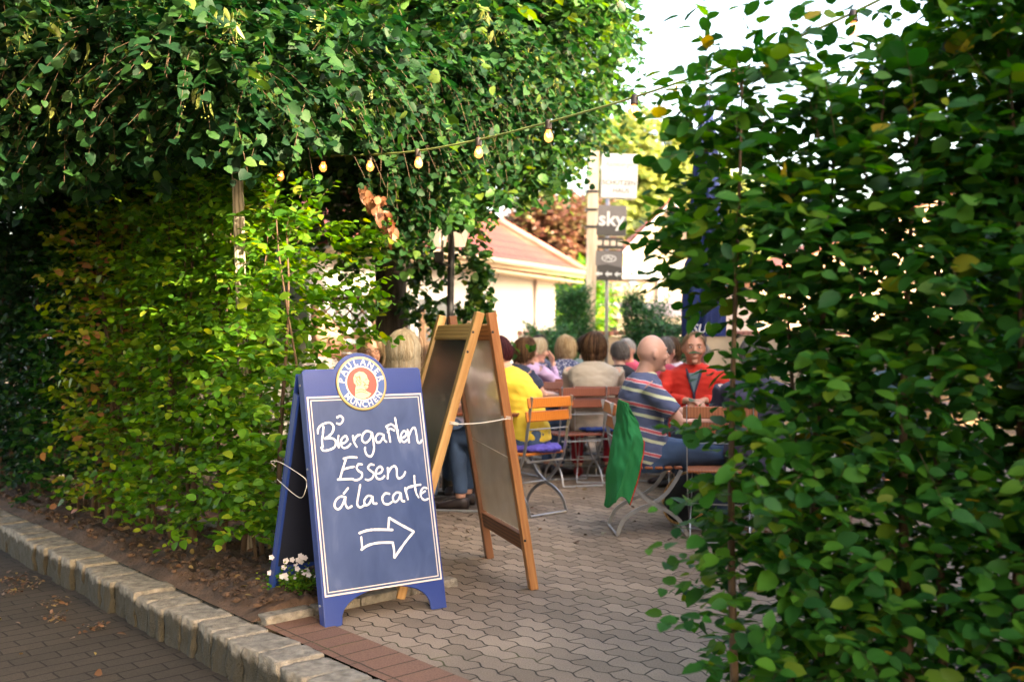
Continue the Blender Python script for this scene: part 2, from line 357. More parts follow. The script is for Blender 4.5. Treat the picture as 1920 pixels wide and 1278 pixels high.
def stone(mb, c, dims, R, rough=.012):
    nx, ny, nz = 10, 9, 9; vs = {}; out = []
    hx, hy, hz = [d/2 for d in dims]; sd_ = Vector((random.random()*50, random.random()*50, 3))
    def vid(i, j, k):
        if (i, j, k) in vs: return vs[(i, j, k)]
        p = Vector(((i/nx*2-1), (j/ny*2-1), (k/nz*2-1)))
        q = Vector((math.copysign(abs(p.x)**.9, p.x)*hx, math.copysign(abs(p.y)**.9, p.y)*hy, math.copysign(abs(p.z)**.9, p.z)*hz))
        ex = sum(abs(t) > .99 for t in p)
        if ex >= 2: q *= .982
        if ex == 3: q *= .98
        w = rough * (1.0 if p.z < .9 else .3)
        q += Vector((noise.noise(q*18+sd_), noise.noise(q*18+sd_*2), noise.noise(q*18+sd_*3)*.6))*w + Vector((noise.noise(q*55+sd_), noise.noise(q*55+sd_*2), noise.noise(q*55+sd_*3)))*w*.45
        vs[(i, j, k)] = len(out); out.append(Vector(c) + R @ q); return vs[(i, j, k)]
    fs = []
    for i in range(nx):
        for j in range(ny):
            for k in (0, nz): fs.append((vid(i,j,k), vid(i+1,j,k), vid(i+1,j+1,k), vid(i,j+1,k)))
    for i in range(nx):
        for k in range(nz):
            for j in (0, ny): fs.append((vid(i,j,k), vid(i+1,j,k), vid(i+1,j,k+1), vid(i,j,k+1)))
    for j in range(ny):
        for k in range(nz):
            for i in (0, nx): fs.append((vid(i,j,k), vid(i,j+1,k), vid(i,j+1,k+1), vid(i,j,k+1)))
    mb.add(out, fs)
RK = Matrix((E1, EN, Vector((0,0,1)))).transposed()
mb = MB(); a = -1.0
while a < 15:
    L = random.uniform(.13, .19); w = random.uniform(.195, .225); tz = random.uniform(-.006, .012)
    Rr = RK @ Matrix.Rotation(random.uniform(-.05, .05), 3, 'Z') @ Matrix.Rotation(random.uniform(-.03,.03), 3, 'X')
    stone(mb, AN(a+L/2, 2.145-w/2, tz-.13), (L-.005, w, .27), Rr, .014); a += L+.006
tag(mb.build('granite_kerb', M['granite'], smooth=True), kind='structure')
mb = MB(); n = 2.16
while n < 2.98:
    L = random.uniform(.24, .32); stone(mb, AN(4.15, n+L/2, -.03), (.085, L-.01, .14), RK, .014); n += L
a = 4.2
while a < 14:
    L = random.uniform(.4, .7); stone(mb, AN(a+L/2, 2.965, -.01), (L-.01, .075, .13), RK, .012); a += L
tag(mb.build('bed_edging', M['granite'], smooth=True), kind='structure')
M['kerb_joint'] = M['soil']
band('kerb_bedding', -1, 15, 1.98, 2.155, -.03, M['soil'])

# ------------------------------------------------------------------ foliage
def leafmesh(pos, dirv, nrm, size, width=.5, kind='heart', curl=.15):
    # vectorised leaf cards with a folded midrib; each a small curved surface of its own
    if kind == 'heart': out = [(.33,-.05),(.53,.25),(.38,.70)]
    elif kind == 'oval': out = [(.26,.14),(.36,.46),(.24,.80)]
    else: out = [(.13,.15),(.16,.5),(.10,.82)]
    T = [(0,0),(0,.42),(0,1.04)] + out + [(-x, y) for x, y in out]
    T = np.array([(x, y, .22*abs(x) - curl*y*y) for x, y in T])
    Q = np.array([(0,3,4,1),(1,4,5,2),(0,1,7,6),(1,2,8,7)])
    d = dirv/np.linalg.norm(dirv, axis=1, keepdims=True)
    n = nrm - d*np.sum(nrm*d, axis=1, keepdims=True); n /= np.linalg.norm(n, axis=1, keepdims=True)+1e-9
    s = np.cross(d, n)
    V = pos[:,None,:] + size[:,None,None]*(T[None,:,0,None]*s[:,None,:] + T[None,:,1,None]*d[:,None,:] + T[None,:,2,None]*n[:,None,:])
    K = len(pos); V = V.reshape(-1, 3); Fc = (Q[None] + (np.arange(K)*9)[:,None,None]).reshape(-1)
    return V, Fc
def npmesh(name, V, Fq, smooth=True):
    me = bpy.data.meshes.new(name); nf = len(Fq)//4
    me.vertices.add(len(V)); me.vertices.foreach_set('co', V.astype(np.float32).ravel())
    me.loops.add(len(Fq)); me.loops.foreach_set('vertex_index', Fq.astype(np.int32))
    me.polygons.add(nf); me.polygons.foreach_set('loop_start', np.arange(0, nf*4, 4, dtype=np.int32)); me.polygons.foreach_set('loop_total', np.full(nf, 4, dtype=np.int32))
    me.update(calc_edges=True); me.validate()
    if smooth: me.polygons.foreach_set('use_smooth', np.ones(nf, dtype=bool))
    return me
def unit(v): return v/(np.linalg.norm(v, axis=-1, keepdims=True)+1e-9)
def sprays(o, d, L, n, size, droop=.25, up=(0,0,1), jit=.5, szj=.42, side=.9):
    """o,d: (K,3) spray origins and directions; returns leaf arrays and twig polylines"""
    K = len(o); d = unit(d); L = np.asarray(L)*np.ones(K); U = np.array(up, float)
    s = unit(np.cross(d, U + rng.normal(0, .25, (K,3))))
    t = np.linspace(.12, 1.0, n)[None,:,None]
    P = o[:,None,:] + d[:,None,:]*L[:,None,None]*t + np.array([0,0,-1.])*(droop*L[:,None,None]*t**2)
    sg = np.where(np.arange(n)%2, 1, -1)[None,:,None]
    ld = d[:,None,:]*.55 + s[:,None,:]*sg*side + np.array([0,0,-.25])*droop*2 + rng.normal(0, jit*.5, (K,n,3))
    nn = U + rng.normal(0, jit, (K,n,3)) + d[:,None,:]*.15
    sz = size*(1 + rng.uniform(-szj, szj, (K,n)))*(1.0 - .25*t[:,:,0]**3)
    tw = [o + 0*d, o + d*(L*.5)[:,None] + np.array([0,0,-1.])*(droop*L*.25)[:,None], P[:,-1]]
    return P.reshape(-1,3), ld.reshape(-1,3), nn.reshape(-1,3), sz.reshape(-1), tw
def prune(O, D, keep):
    # prune sprays so the crown keeps its clipped outline; keep(x, y) works on bearings from the camera
    x = 960+O[:,0]/np.maximum(O[:,1],.1)*F; y = HZ-(O[:,2]-CAMH)/np.maximum(O[:,1],.1)*F
    k = keep(x, y)
    if keep is KEEP: k &= ~((np.abs(y-np.interp(x, CABX, CABY)-18) < 48) & (x > 500) & (O[:,1] < np.interp(x, CABX, CABD)+.3))
    return O[k], D[k]
def lower(xs, ys, xr=None, yr=None):
    def f(x, y):
        k = y < np.interp(x, xs, ys)
        if xr is not None: k &= x < np.interp(y, yr, xr)
        return k | (y < -400)
    return f
KEEP = lower([0,600,640,690,700,770,790,850,870,905,1000,1050,1100,1125,1190],[430,430,460,470,440,430,430,430,425,370,355,320,280,240,200],[1150,1168,1155,1105,1080],[0,130,230,290,400])
CABX = [380,440,520,607,692,783,897,1028,1190,1376]; CABY = [300,297,296,293,290,283,262,229,182,117]; CABD = [7.4,7.0,6.65,6.3,5.95,5.6,5.25,4.9,4.55,4.2]
def twigmesh(tw, r):
    a, b, c = tw; K = len(a); V = []; 
    off = np.array([(1,0,0),(-.5,.86,0),(-.5,-.86,.3)])*1.0
    for p, q in ((a, 1.0), (b, .7), (c, .3)): V.append(p[:,None,:] + off[None]*r*q)
    V = np.stack(V, 1)  # K,3(seg),3(ring),3
    idx = []
    for s_ in range(2):
        for k in range(3): idx.append((s_*3+k, s_*3+(k+1)%3, (s_+1)*3+(k+1)%3, (s_+1)*3+k))
    Fq = (np.array(idx)[None] + (np.arange(K)*9)[:,None,None]).reshape(-1)
    return V.reshape(-1,3), Fq
def crown_points(c, r, nclump, per, cr=(.45,.85), low=-.75, shell=(.62,1.0), sel=None):
    c = np.array(c); r = np.array(r); O = []; D = []; CL = []
    while len(CL) < nclump:
        v = rng.normal(0, 1, 3); v /= np.linalg.norm(v)
        if v[2] < low: continue
        q = rng.uniform(*shell); p = c + v*r*q
        if sel and not sel(p): continue
        CL.append(p); R = rng.uniform(*cr)
        w = rng.normal(0, 1, (per, 3)); w = unit(w); rad = R*rng.uniform(.35, 1, (per,1))
        o = p + w*rad*np.array([1,1,.75])
        out = unit((p-c)/r)
        O.append(o); D.append(w*.8 + out*.7 + np.array([0,0,-.05]) + rng.normal(0,.35,(per,3)))
    return np.concatenate(O), np.concatenate(D), CL
def trim(P):
    x = 960+P[:,0]/np.maximum(P[:,1],.1)*F; y = HZ-(P[:,2]-CAMH)/np.maximum(P[:,1],.1)*F
    b = np.interp(x, [0,200,330,450,600,680,760,800], [385,350,325,315,325,370,600,900]) + 28*np.sin(x*.045) + rng.normal(0,12,len(x))
    k = (y < b) | (P[:,1] > 7.6)
    k &= ~((y > np.interp(x, CABX, CABY)-14) & (y < np.interp(x, CABX, CABY)+40) & (x > 575) & (P[:,1] < np.interp(x, CABX, CABD)+.12))
    k &= ~((np.abs(x-846) < 32) & (y > 425) & (P[:,1] < 8.3))
    k &= ~((x > 925) & (x < 1130) & (y > 400+(x-925)*.30-22) & (y < 640))
    k |= (y < -300)
    return k
def foliage(name, parent, P, ld, nn, sz, tw, m, kind='heart', twr=.0025, curl=.15):
    if kind == 'heart' and parent.name.startswith('linden'):
        k = trim(P); P, ld, nn, sz = P[k], ld[k], nn[k], sz[k]; k = trim(tw[2]); tw = [q[k] for q in tw]
    V, Fq = leafmesh(P, ld, nn, sz, kind=kind, curl=curl)
    o = mkobj(name, npmesh(name, V, Fq), m, parent, world=True)
    if tw is not None:
        V, Fq = twigmesh(tw, twr); tag(mkobj('twigs', npmesh('twigs', V, Fq), M['twig'], parent, world=True), kind='stuff')
    return o
def limbs(mb, base, targets, r0, seed=0):
    for i, t in enumerate(targets):
        t = Vector(t); b = Vector(base[i % len(base)]); m1 = b.lerp(t, .4) + Vector((random.uniform(-.2,.2), random.uniform(-.2,.2), .25))
        m2 = b.lerp(t, .75) + Vector((random.uniform(-.15,.15), random.uniform(-.15,.15), .12)); k = random.uniform(.7, 1.1)
        mb.tube([b, m1, m2, t], [r0*k, r0*.65*k, r0*.38*k, r0*.12], 6)

def tree(label, root, trunk_r, trunk_top, cr_c, cr_r, nclump, per, size, m, n=12, L=.45, kind='heart', bark='bark', cr=(.45,.85), low=-.75, droop=.3, shell=(.62,1), sel=None, name='linden_tree', group=None, lean=(0,0), cat='tree', keep=None):
    t = empty(name, root, 0, label, cat, group); root = Vector(root)
    top = Vector((root.x+lean[0], root.y+lean[1], trunk_top)); mb = MB()
    pts = [root + Vector((0,0,-.05)), root + Vector((0,0,.25)), root.lerp(top,.5)+Vector((.03,0,0)), top]
    mb.tube(pts, [trunk_r*1.35, trunk_r*1.05, trunk_r*.92, trunk_r*.8], 14)
    O, D, CL = crown_points(cr_c, cr_r, nclump, per, cr, low, shell, sel)
    lim = random.sample(CL, min(len(CL), 26)); limbs(mb, [top, top - Vector((0,0,.3))], lim, trunk_r*.45)
    mb.build('trunk', M[bark], t, world=True, smooth=True)
    if keep: O, D = prune(O, D, keep)
    P, ld, nn, sz, tw = sprays(O, D, rng.uniform(.6, 1.1, len(O))*L, n, size, droop)
    foliage('crown', t, P, ld, nn, sz, tw, m, kind, twr=.003)
    return t, CL
# --- the linden whose crown reaches the middle of the picture
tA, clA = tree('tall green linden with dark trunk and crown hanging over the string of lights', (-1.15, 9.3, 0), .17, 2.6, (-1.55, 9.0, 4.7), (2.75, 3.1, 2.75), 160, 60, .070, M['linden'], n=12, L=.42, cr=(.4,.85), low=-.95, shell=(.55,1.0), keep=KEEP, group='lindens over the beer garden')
tB, clB = tree('large shaded linden with grey trunk behind the left hedge', (-2.95, 9.2, 0), .19, 2.5, (-4.0, 7.2, 4.35), (3.6, 3.0, 2.2), 220, 70, .060, M['linden_shaded'], n=12, L=.45, cr=(.4,.9), low=-.98, shell=(.5,1.0), keep=KEEP, bark='bark_grey', group='lindens over the beer garden')
tree('big tree standing over the street left of the camera', (-4.6, .6, 0), .25, 2.6, (-3.7, 1.5, 4.3), (3.7, 2.6, 1.9), 170, 52, .12, M['hornbeam_dark'], n=10, L=.55, kind='oval', low=-.98, shell=(.2,1.0), name='unseen_tree')
tree('unseen bushy tree right of the camera, shaped to shade the near hedge', (4.5, .6, 0), .15, 1.2, (4.4, .7, 2.1), (1.5, 1.7, 1.7), 80, 50, .12, M['hornbeam_dark'], n=10, L=.5, kind='oval', low=-.98, shell=(.2,1.0), name='unseen_tree')  # out of view, shaped to keep sun off the near hedge
for q_, h_, lb in (((-5.6,-3.2),5.2,'unseen leafy tree added behind the camera to the left'), ((-8.4,.8),5.4,'unseen leafy tree added at the far left of the street'), ((-2.6,-4.6),5.6,'unseen leafy tree added across the street behind the camera')):  # unseen trees added to cut sky light on the left side
    tree(lb, (q_[0],q_[1],-.16), .2, 1.6, (q_[0],q_[1],h_*.58), (2.1,2.1,h_*.45), 70, 44, .14, M['hornbeam_dark'], n=10, L=.55, kind='oval', low=-.98, shell=(.3,1.0), name='unseen_tree')
tree('unseen tall tree added right behind the camera to block sun', (8.4, -8.6, 0), .3, 5.5, (8.4, -8.6, 9.2), (2.7, 2.7, 3.8), 150, 60, .22, M['hornbeam_dark'], n=10, L=.8, kind='oval', low=-.98, shell=(.1,1.0), cr=(.7,1.3), name='unseen_tree')  # unseen, added to block the sun from the left canopy
tree('unseen tall tree added far right of the beer garden to block sun', (11.6, 8.2, 0), .3, 4.5, (11.6, 8.2, 8.2), (3.3, 3.3, 4.0), 130, 54, .24, M['hornbeam_dark'], n=10, L=.8, kind='oval', low=-.98, shell=(.1,1.0), cr=(.7,1.3), name='side_tree')  # added out of view on the sun's path to shade signs and roof
# low drooping boughs of the middle linden near the lamp
def bough(parent, pts, R, K, size, m, L=.32, kind='heart', n=10, droop=.45, keep=None):
    O = []; D = []
    for p in pts:
        p = np.array(p); w = unit(rng.normal(0,1,(K,3))); O.append(p + w*R*rng.uniform(.1,1,(K,1))); D.append(w*.8 + np.array([0,-.15,-.25]) + rng.normal(0,.3,(K,3)))
    O = np.concatenate(O); D = np.concatenate(D)
    if keep: O, D = prune(O, D, keep)
    P, ld, nn, sz, tw = sprays(O, D, rng.uniform(.6,1.1,len(O))*L, n, size, droop)
    return foliage('bough', parent, P, ld, nn, sz, tw, m, kind)
droopy = [PX(x, Y, y) for x, y, Y in ((800,500,8.9),(775,540,8.9),(880,470,8.7),(900,500,8.7),(870,560,8.8),(905,560,8.7),(930,575,8.7),(955,585,8.7),(800,580,9.0),(820,470,8.8),(940,520,8.7))]
bough(tA, droopy, .13, 13, .06, M['linden'], L=.22, droop=.6)
low = [PX(x, Y, y) for x, y, Y in ((800,520,8.9),(845,440,8.5),(790,470,8.8),(760,450,8.4),(700,440,7.8),(900,390,8.4),(980,370,8.6),(1040,340,8.8),(640,380,7.2),(870,410,7.6),(760,400,7.4),(690,350,7.0),(820,360,7.2),(940,360,7.6),(1000,310,8.0),(1090,290,9.4),(960,385,8.6),(660,450,8.3),(1130,250,10.0),(1120,170,10.2),(1130,90,10.2),(1100,20,10.4))]
bough(tA, low, .24, 36, .068, M['linden'], keep=KEEP)
near = [PX(x, Y, y) for x, y, Y in ((480,110,4.9),(560,150,5.0),(420,170,4.8),(640,80,5.4),(380,60,4.7),(700,150,5.7),(600,220,5.6),(760,60,6.0),(820,140,6.3),(300,240,5.2),(250,60,4.9),(120,150,5.0),(60,60,5.0),(170,250,5.3),(900,60,6.6),(880,200,6.8),(960,140,7.0),(700,250,6.4),(40,250,5.4),(380,330,6.4),(560,330,6.6),(500,260,6.2),(230,330,6.3),(100,340,6.4),(450,240,5.8),(1000,60,7.6),(1030,200,8.0),(790,220,6.5),(640,320,6.9))]
bough(tB, near, .3, 66, .056, M['linden_shaded'], L=.36, keep=KEEP)
# pendulous seed clusters
def bracts(parent, pts, name='seed_clusters'):
    P=[];ld=[];nn=[];sz=[]; mb = MB()
    for p in pts:
        p = np.array(p)
        for k in range(random.randint(3,5)):
            q = p + rng.normal(0,.03,3); P.append(q); ld.append(np.array([rng.normal(0,.4), rng.normal(0,.4), -1])); nn.append(rng.normal(0,1,3)); sz.append(rng.uniform(.05,.075))
            e = Vector(q) + Vector((rng.normal(0,.02), rng.normal(0,.02), -rng.uniform(.06,.11))); mb.tube([Vector(q), e], .0012, 3)
            for j in range(3): mb.ball(e+Vector(rng.normal(0,.012,3)), .0045, nu=6, nv=4)
    V, Fq = leafmesh(np.array(P), np.array(ld), np.array(nn), np.array(sz), kind='lance'); 
    o = mkobj(name, npmesh(name, V, Fq), M['bract'], parent, world=True); tag(o, kind='stuff')
    o2 = mb.build('seed_pods', M['bract'], parent, world=True, smooth=True); tag(o2, kind='stuff')
bracts(tB, [PX(x, Y, y) for x, y, Y in ((425,40,4.45),(150,85,4.6),(90,55,4.6),(40,170,4.7),(160,160,4.7),(105,215,4.8),(280,115,4.6),(500,150,4.7),(600,20,4.9),(570,30,4.9),(680,165,5.3),(590,165,4.9),(380,180,4.5),(430,20,4.4),(700,20,5.5),(290,380,6.0),(170,340,6.0),(640,150,5.2),(35,55,4.6))])
bracts(tA, [PX(x, Y, y) for x, y, Y in ((930,60,6.3),(960,110,6.5),(880,170,6.4),(990,90,7.0),(1040,140,7.6),(860,230,6.6),(910,20,6.3),(1000,180,7.4),(930,180,6.6),(1090,220,8.8),(1060,60,8.0))])
# hanging dead bough
def dead_bough(parent):
    P=[];ld=[];nn=[];sz=[]
    path = [(683,352),(695,372),(715,372),(712,395),(724,405),(728,425),(736,440)]
    for (x0,y0),(x1,y1) in zip(path, path[1:]):
        for t in np.linspace(0,1,7):
            p = PX(x0+(x1-x0)*t, 5.9, y0+(y1-y0)*t); P.append(np.array(p)+rng.normal(0,.015,3)); ld.append(np.array([rng.normal(0,.4),rng.normal(0,.4),-1.])); nn.append(rng.normal(0,1,3)+np.array([0,-1,0])); sz.append(rng.uniform(.05,.09))
    V, Fq = leafmesh(np.array(P), np.array(ld), np.array(nn), np.array(sz), kind='oval', curl=.5)
    mkobj('dead_leaves', npmesh('dead_leaves', V, Fq), M['dead'], parent, world=True)
dead_bough(tA)

# --- hedges: every shrub a thing
def shrub(label, base, w, dpt, h, K, size, m, name='hornbeam_shrub', group=None, stems=6, L=.24, n=8, taper=.1, z0=.15, kind='oval', rot=math.atan2(E1.y, E1.x), up=.25, over=None, keep=None, cat='shrub', stem_m='twig', flare=0.0, twr=.002):
    t = empty(name, (base[0], base[1], 0), rot, label, cat, group); base = Vector((base[0], base[1], 0)); mb = MB()
    c, s_ = math.cos(rot), math.sin(rot)
    def loc(u, v, z): return np.array([base.x + c*u - s_*v, base.y + s_*u + c*v, z])
    O = []; D = []
    per = K//stems
    for i in range(stems):
        u = (i+.5)/stems*w - w/2 + random.uniform(-.05,.05); v = random.uniform(-.12,.12)*dpt
        hh = h*random.uniform(.88, 1.04); k1, k2 = random.uniform(-.08,.08), random.uniform(-.08,.08)
        pts = [Vector(loc(u + k1*math.sin(q*4), v + k2*math.sin(q*5), hh*q*.97)) for q in np.linspace(0, 1, 8)]
        pts[0].z = -.03
        r_ = random.uniform(.009, .017); mb.tube(pts, [r_*(1.25-q) for q in np.linspace(0,1,8)], 6)
        for k in range(per):
            q = z0/h + (1-z0/h)*random.random()**.85; z = hh*q; wid = 1 - taper*q + flare*random.random()**3
            ang = random.uniform(0, 2*math.pi); rad = random.random()**.5
            uu = u + math.cos(ang)*rad*w/stems*1.1; vv = v + math.sin(ang)*rad*dpt*.42*wid
            O.append(loc(uu, vv, z)); dl = loc(math.cos(ang)*1.0, math.sin(ang)*1.2, 0) - loc(0,0,0)
            D.append(dl + np.array([0,0, up + random.gauss(0,.3) + (.9 if q > .93 else 0)]) + rng.normal(0,.25,3))
        # wispy leader
        for k in range(3): O.append(np.array(pts[-1]) - np.array([0,0,.05*k])); D.append(np.array([random.gauss(0,.3), random.gauss(0,.3), 1.]))
    if over is not None:
        for q in over: O.append(np.array(q[0])); D.append(np.array(q[1]))
    mb.build('stem', M[stem_m], t, world=True, smooth=True)
    O = np.array(O); D = np.array(D)
    if keep: O, D = prune(O, D, keep)
    P, ld, nn, sz, tw = sprays(O, D, rng.uniform(.55,1.15,len(O))*L, n, size, .12, jit=.5)
    foliage('foliage', t, P, ld, nn, sz, tw, m, kind, twr=twr)
    return t
G1 = 'hornbeam shrubs in the bed behind the granite kerb'
ov = []
for k in range(60):
    y = random.uniform(420, 640); p = PX(random.uniform(600, 690), 5.7, y); ov.append((p, (.7, random.uniform(-.4,.4), random.uniform(-.1,.5))))
for k in range(110):
    y = 560+440*random.random()**.7; p = PX(random.uniform(430, 505), 5.2, y); ov.append((p, (random.uniform(-.6,.6), -.5, random.uniform(-.2,.5))))
shrub('bright green hornbeam shrub next to the blue board, thin stems showing', AN(5.1, 2.72), .62, .55, 2.12, 560, .056, M['hornbeam'], group=G1, over=ov, stems=5)
shrub('dense green hornbeam shrub around the weathered wooden post', AN(5.75, 2.62), .72, .55, 2.25, 700, .052, M['hornbeam'], group=G1)
shrub('tall mixed green and yellow hornbeam shrub left of the weathered post', AN(6.4, 2.62), .6, .55, 2.25, 520, .054, M['hornbeam'], group=G1)
shrub('sparse hornbeam shrub with yellowing and brown dry leaves', AN(6.95, 2.5), .62, .5, 2.3, 400, .058, M['hornbeam_yel'], group=G1, stems=8)
shrub('green hornbeam shrub left of the dry yellowing one', AN(7.6, 2.5), .72, .55, 2.25, 560, .058, M['hedge_shaded'], group=G1)
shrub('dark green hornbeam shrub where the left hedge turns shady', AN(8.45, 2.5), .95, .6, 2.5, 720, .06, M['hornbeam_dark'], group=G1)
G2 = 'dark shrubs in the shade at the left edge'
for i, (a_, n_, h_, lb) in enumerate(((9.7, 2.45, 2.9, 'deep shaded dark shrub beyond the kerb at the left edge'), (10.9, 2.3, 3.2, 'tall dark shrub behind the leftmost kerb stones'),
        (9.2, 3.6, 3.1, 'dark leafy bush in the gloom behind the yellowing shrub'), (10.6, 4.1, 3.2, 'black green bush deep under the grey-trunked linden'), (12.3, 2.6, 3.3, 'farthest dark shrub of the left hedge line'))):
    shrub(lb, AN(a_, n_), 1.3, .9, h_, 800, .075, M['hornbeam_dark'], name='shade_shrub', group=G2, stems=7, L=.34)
# dark evergreen bank closing the view under the lindens
for i, (x_, y_, lb) in enumerate(((-7.2, 12.0, 'far dark evergreen bush behind the left hedge'), (-5.6, 12.6, 'dark evergreen bush left of the lattice fence'), (-4.2, 13.0, 'dark evergreen bush showing through the thin hedge'), (-8.8, 11.0, 'outermost dark evergreen bush at the far left'))):
    shrub(lb, (x_, y_), 1.9, 1.3, 2.9, 700, .10, M['hornbeam_dark'], name='evergreen_bush', group='evergreen bushes closing the garden', stems=6, L=.45, rot=0)

# near hedge on the right
G3 = 'hornbeam shrubs of the near right hedge'
def nearover(xs, ys, Y, k, dx):
    r = []
    for i in range(k): r.append((PX(random.uniform(*xs), Y+random.uniform(-.2,.3), random.uniform(*ys)), (dx, random.uniform(-.3,.3), random.uniform(-.1,.5))))
    return r
KN = lambda x, y: x > np.interp(y, [-50,60,110,200,450,560,600,700,760,820,900,960,1040,1100,1278], [1285,1290,1315,1300,1280,1330,1420,1440,1400,1375,1375,1385,1385,1350,1330])
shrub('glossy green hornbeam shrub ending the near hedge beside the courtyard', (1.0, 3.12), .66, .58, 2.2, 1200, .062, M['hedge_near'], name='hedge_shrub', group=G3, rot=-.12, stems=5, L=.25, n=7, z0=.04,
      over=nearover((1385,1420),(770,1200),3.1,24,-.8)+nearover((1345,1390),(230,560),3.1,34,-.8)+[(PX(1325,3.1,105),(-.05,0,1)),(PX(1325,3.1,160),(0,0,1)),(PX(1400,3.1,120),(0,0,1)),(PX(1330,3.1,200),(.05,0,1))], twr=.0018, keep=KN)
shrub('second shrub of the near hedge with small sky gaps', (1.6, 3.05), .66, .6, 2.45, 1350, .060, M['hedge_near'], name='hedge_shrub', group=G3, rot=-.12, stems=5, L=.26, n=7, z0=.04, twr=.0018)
shrub('third shrub of the near hedge, mostly in shade', (2.2, 2.95), .7, .7, 2.7, 1750, .060, M['hedge_shaded'], name='hedge_shrub', group=G3, rot=-.15, stems=6, L=.26, n=7, z0=.04, twr=.0018)
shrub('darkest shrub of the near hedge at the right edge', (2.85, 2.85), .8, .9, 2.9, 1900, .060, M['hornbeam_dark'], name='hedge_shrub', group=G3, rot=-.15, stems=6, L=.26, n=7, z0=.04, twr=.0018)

# trees to the right; the unseen nearer ones are added to shade the courtyard
G4 = 'trees along the right side of the beer garden'
for i, (x_, y_, h_, lb) in enumerate(((5.2, 2.0, 4.7, 'broad dark tree added unseen right of the near hedge'), (5.3, 4.9, 4.7, 'dark leafy tree added unseen to the right behind the near hedge'), (6.2, 7.4, 4.8, 'dense side tree added unseen between two others beyond the right hedge'),
        (6.8, 9.6, 4.9, 'dark tree whose crown shows above the right hedge'), (7.6, 13.2, 4.7, 'round green tree far behind the right hedge'))):
    tree(lb, (x_, y_, 0), .16, 1.4, (x_, y_, h_*.55), (1.6, 2.1, h_*.46), 90, 50, .125, M['hornbeam_dark'], n=10, L=.5, kind='oval', low=-.98, shell=(.25,1), name='side_tree', group=G4, cat='tree')
# background trees
tree('sunlit yellow green tree behind the sign post', PX(1225, 58, z=0), .4, 5, PX(1205, 58, z=10.0), (4.2, 3.0, 5.0), 80, 42, .30, M['tree_yel'], n=9, L=.6, kind='oval', name='yellow_tree', low=-.98, shell=(.3,1), cr=(.9,1.6))
tree('second yellow green tree rising behind the gabled house', PX(1325, 50, z=0), .3, 3, PX(1320, 50, z=6.2), (3.0, 1.8, 3.4), 60, 40, .28, M['tree_yel'], n=9, L=1.0, kind='oval', name='yellow_tree', low=-.98, shell=(.3,1), cr=(.8,1.4))
tree('copper red tree between the tiled roof and the sign post', PX(1050, 30, z=0), .25, 2.4, PX(1035, 30, z=3.9), (1.5, 1.6, 2.0), 70, 42, .15, M['tree_red'], n=9, L=.6, kind='oval', name='copper_tree', low=-.98, shell=(.3,1))
tree('small green tree beside the white house corner', PX(1072, 24, z=0), .12, .8, PX(1075, 24, z=1.9), (.8, .8, 1.2), 30, 34, .11, M['hornbeam'], n=9, L=.4, kind='oval', name='small_tree', low=-.98, shell=(.2,1))
for i, (x_, Y_, w_, h_, lb) in enumerate(((700, 60, 9, 6, 'distant broad tree left of the tiled roof'), (1500, 58, 6, 5.5, 'distant green tree right of the gabled house'), (1800, 50, 8, 6.5, 'distant tree behind the right hedge'), (250, 55, 10, 7, 'distant tree at far left'))):
    p = PX(x_, Y_, z=0); tree(lb, p, .3, 2.5, (p.x, p.y, h_*.55), (w_, 3, h_*.5), 60, 34, .4, M['hornbeam_dark'], n=8, L=1.4, kind='oval', name='distant_tree', low=-.9, shell=(.3,1), cr=(1.2,2.2), group='distant trees')
# conifers
def conifer(label, p, h, r, K, m, spiky=False, name='conifer'):
    t = empty(name, p, 0, label, 'conifer'); p = Vector(p); mb = MB(); mb.tube([p, p+Vector((0,0,h))], [.04,.006], 7); mb.build('trunk', M['bark'], t, world=True)
    O=[];D=[]
    for k in range(K):
        q = random.random()**.8; a = random.uniform(0, 2*math.pi); rr = r*(1-q)**.75 if not spiky else r*(1-q*.8)*random.random()
        O.append((p.x+math.cos(a)*rr*.5, p.y+math.sin(a)*rr*.5, .05+h*q*.96)); D.append((math.cos(a), math.sin(a), .75 if not spiky else 1.3))
    P, ld, nn, sz, tw = sprays(np.array(O), np.array(D), rng.uniform(.6,1.1,K)*(r*.62+.06), 12, .055, -.1, jit=.6, side=.7)
    foliage('foliage', t, P, ld, nn, sz, tw, m, 'lance')
    return t
conifer('green conical conifer left of the sign post', PX(1077, 14.2, z=0), 1.92, .42, 900, M['conifer'])
conifer('feathery upright juniper right of the sign post', PX(1185, 13.2, z=0), 1.85, .30, 380, M['conifer'], True, 'juniper')
conifer('spreading juniper with thin tips beside the gabled house', PX(1222, 13.5, z=0), 1.65, .5, 520, M['conifer'], True, 'juniper')
conifer('low bushy juniper below the white wall corner', PX(1028, 13.6, z=0), 1.28, .62, 800, M['conifer'], False, 'juniper')
conifer('green juniper behind the pink shirted man', PX(1262, 13.0, z=0), 1.4, .5, 500, M['conifer'], False, 'juniper')

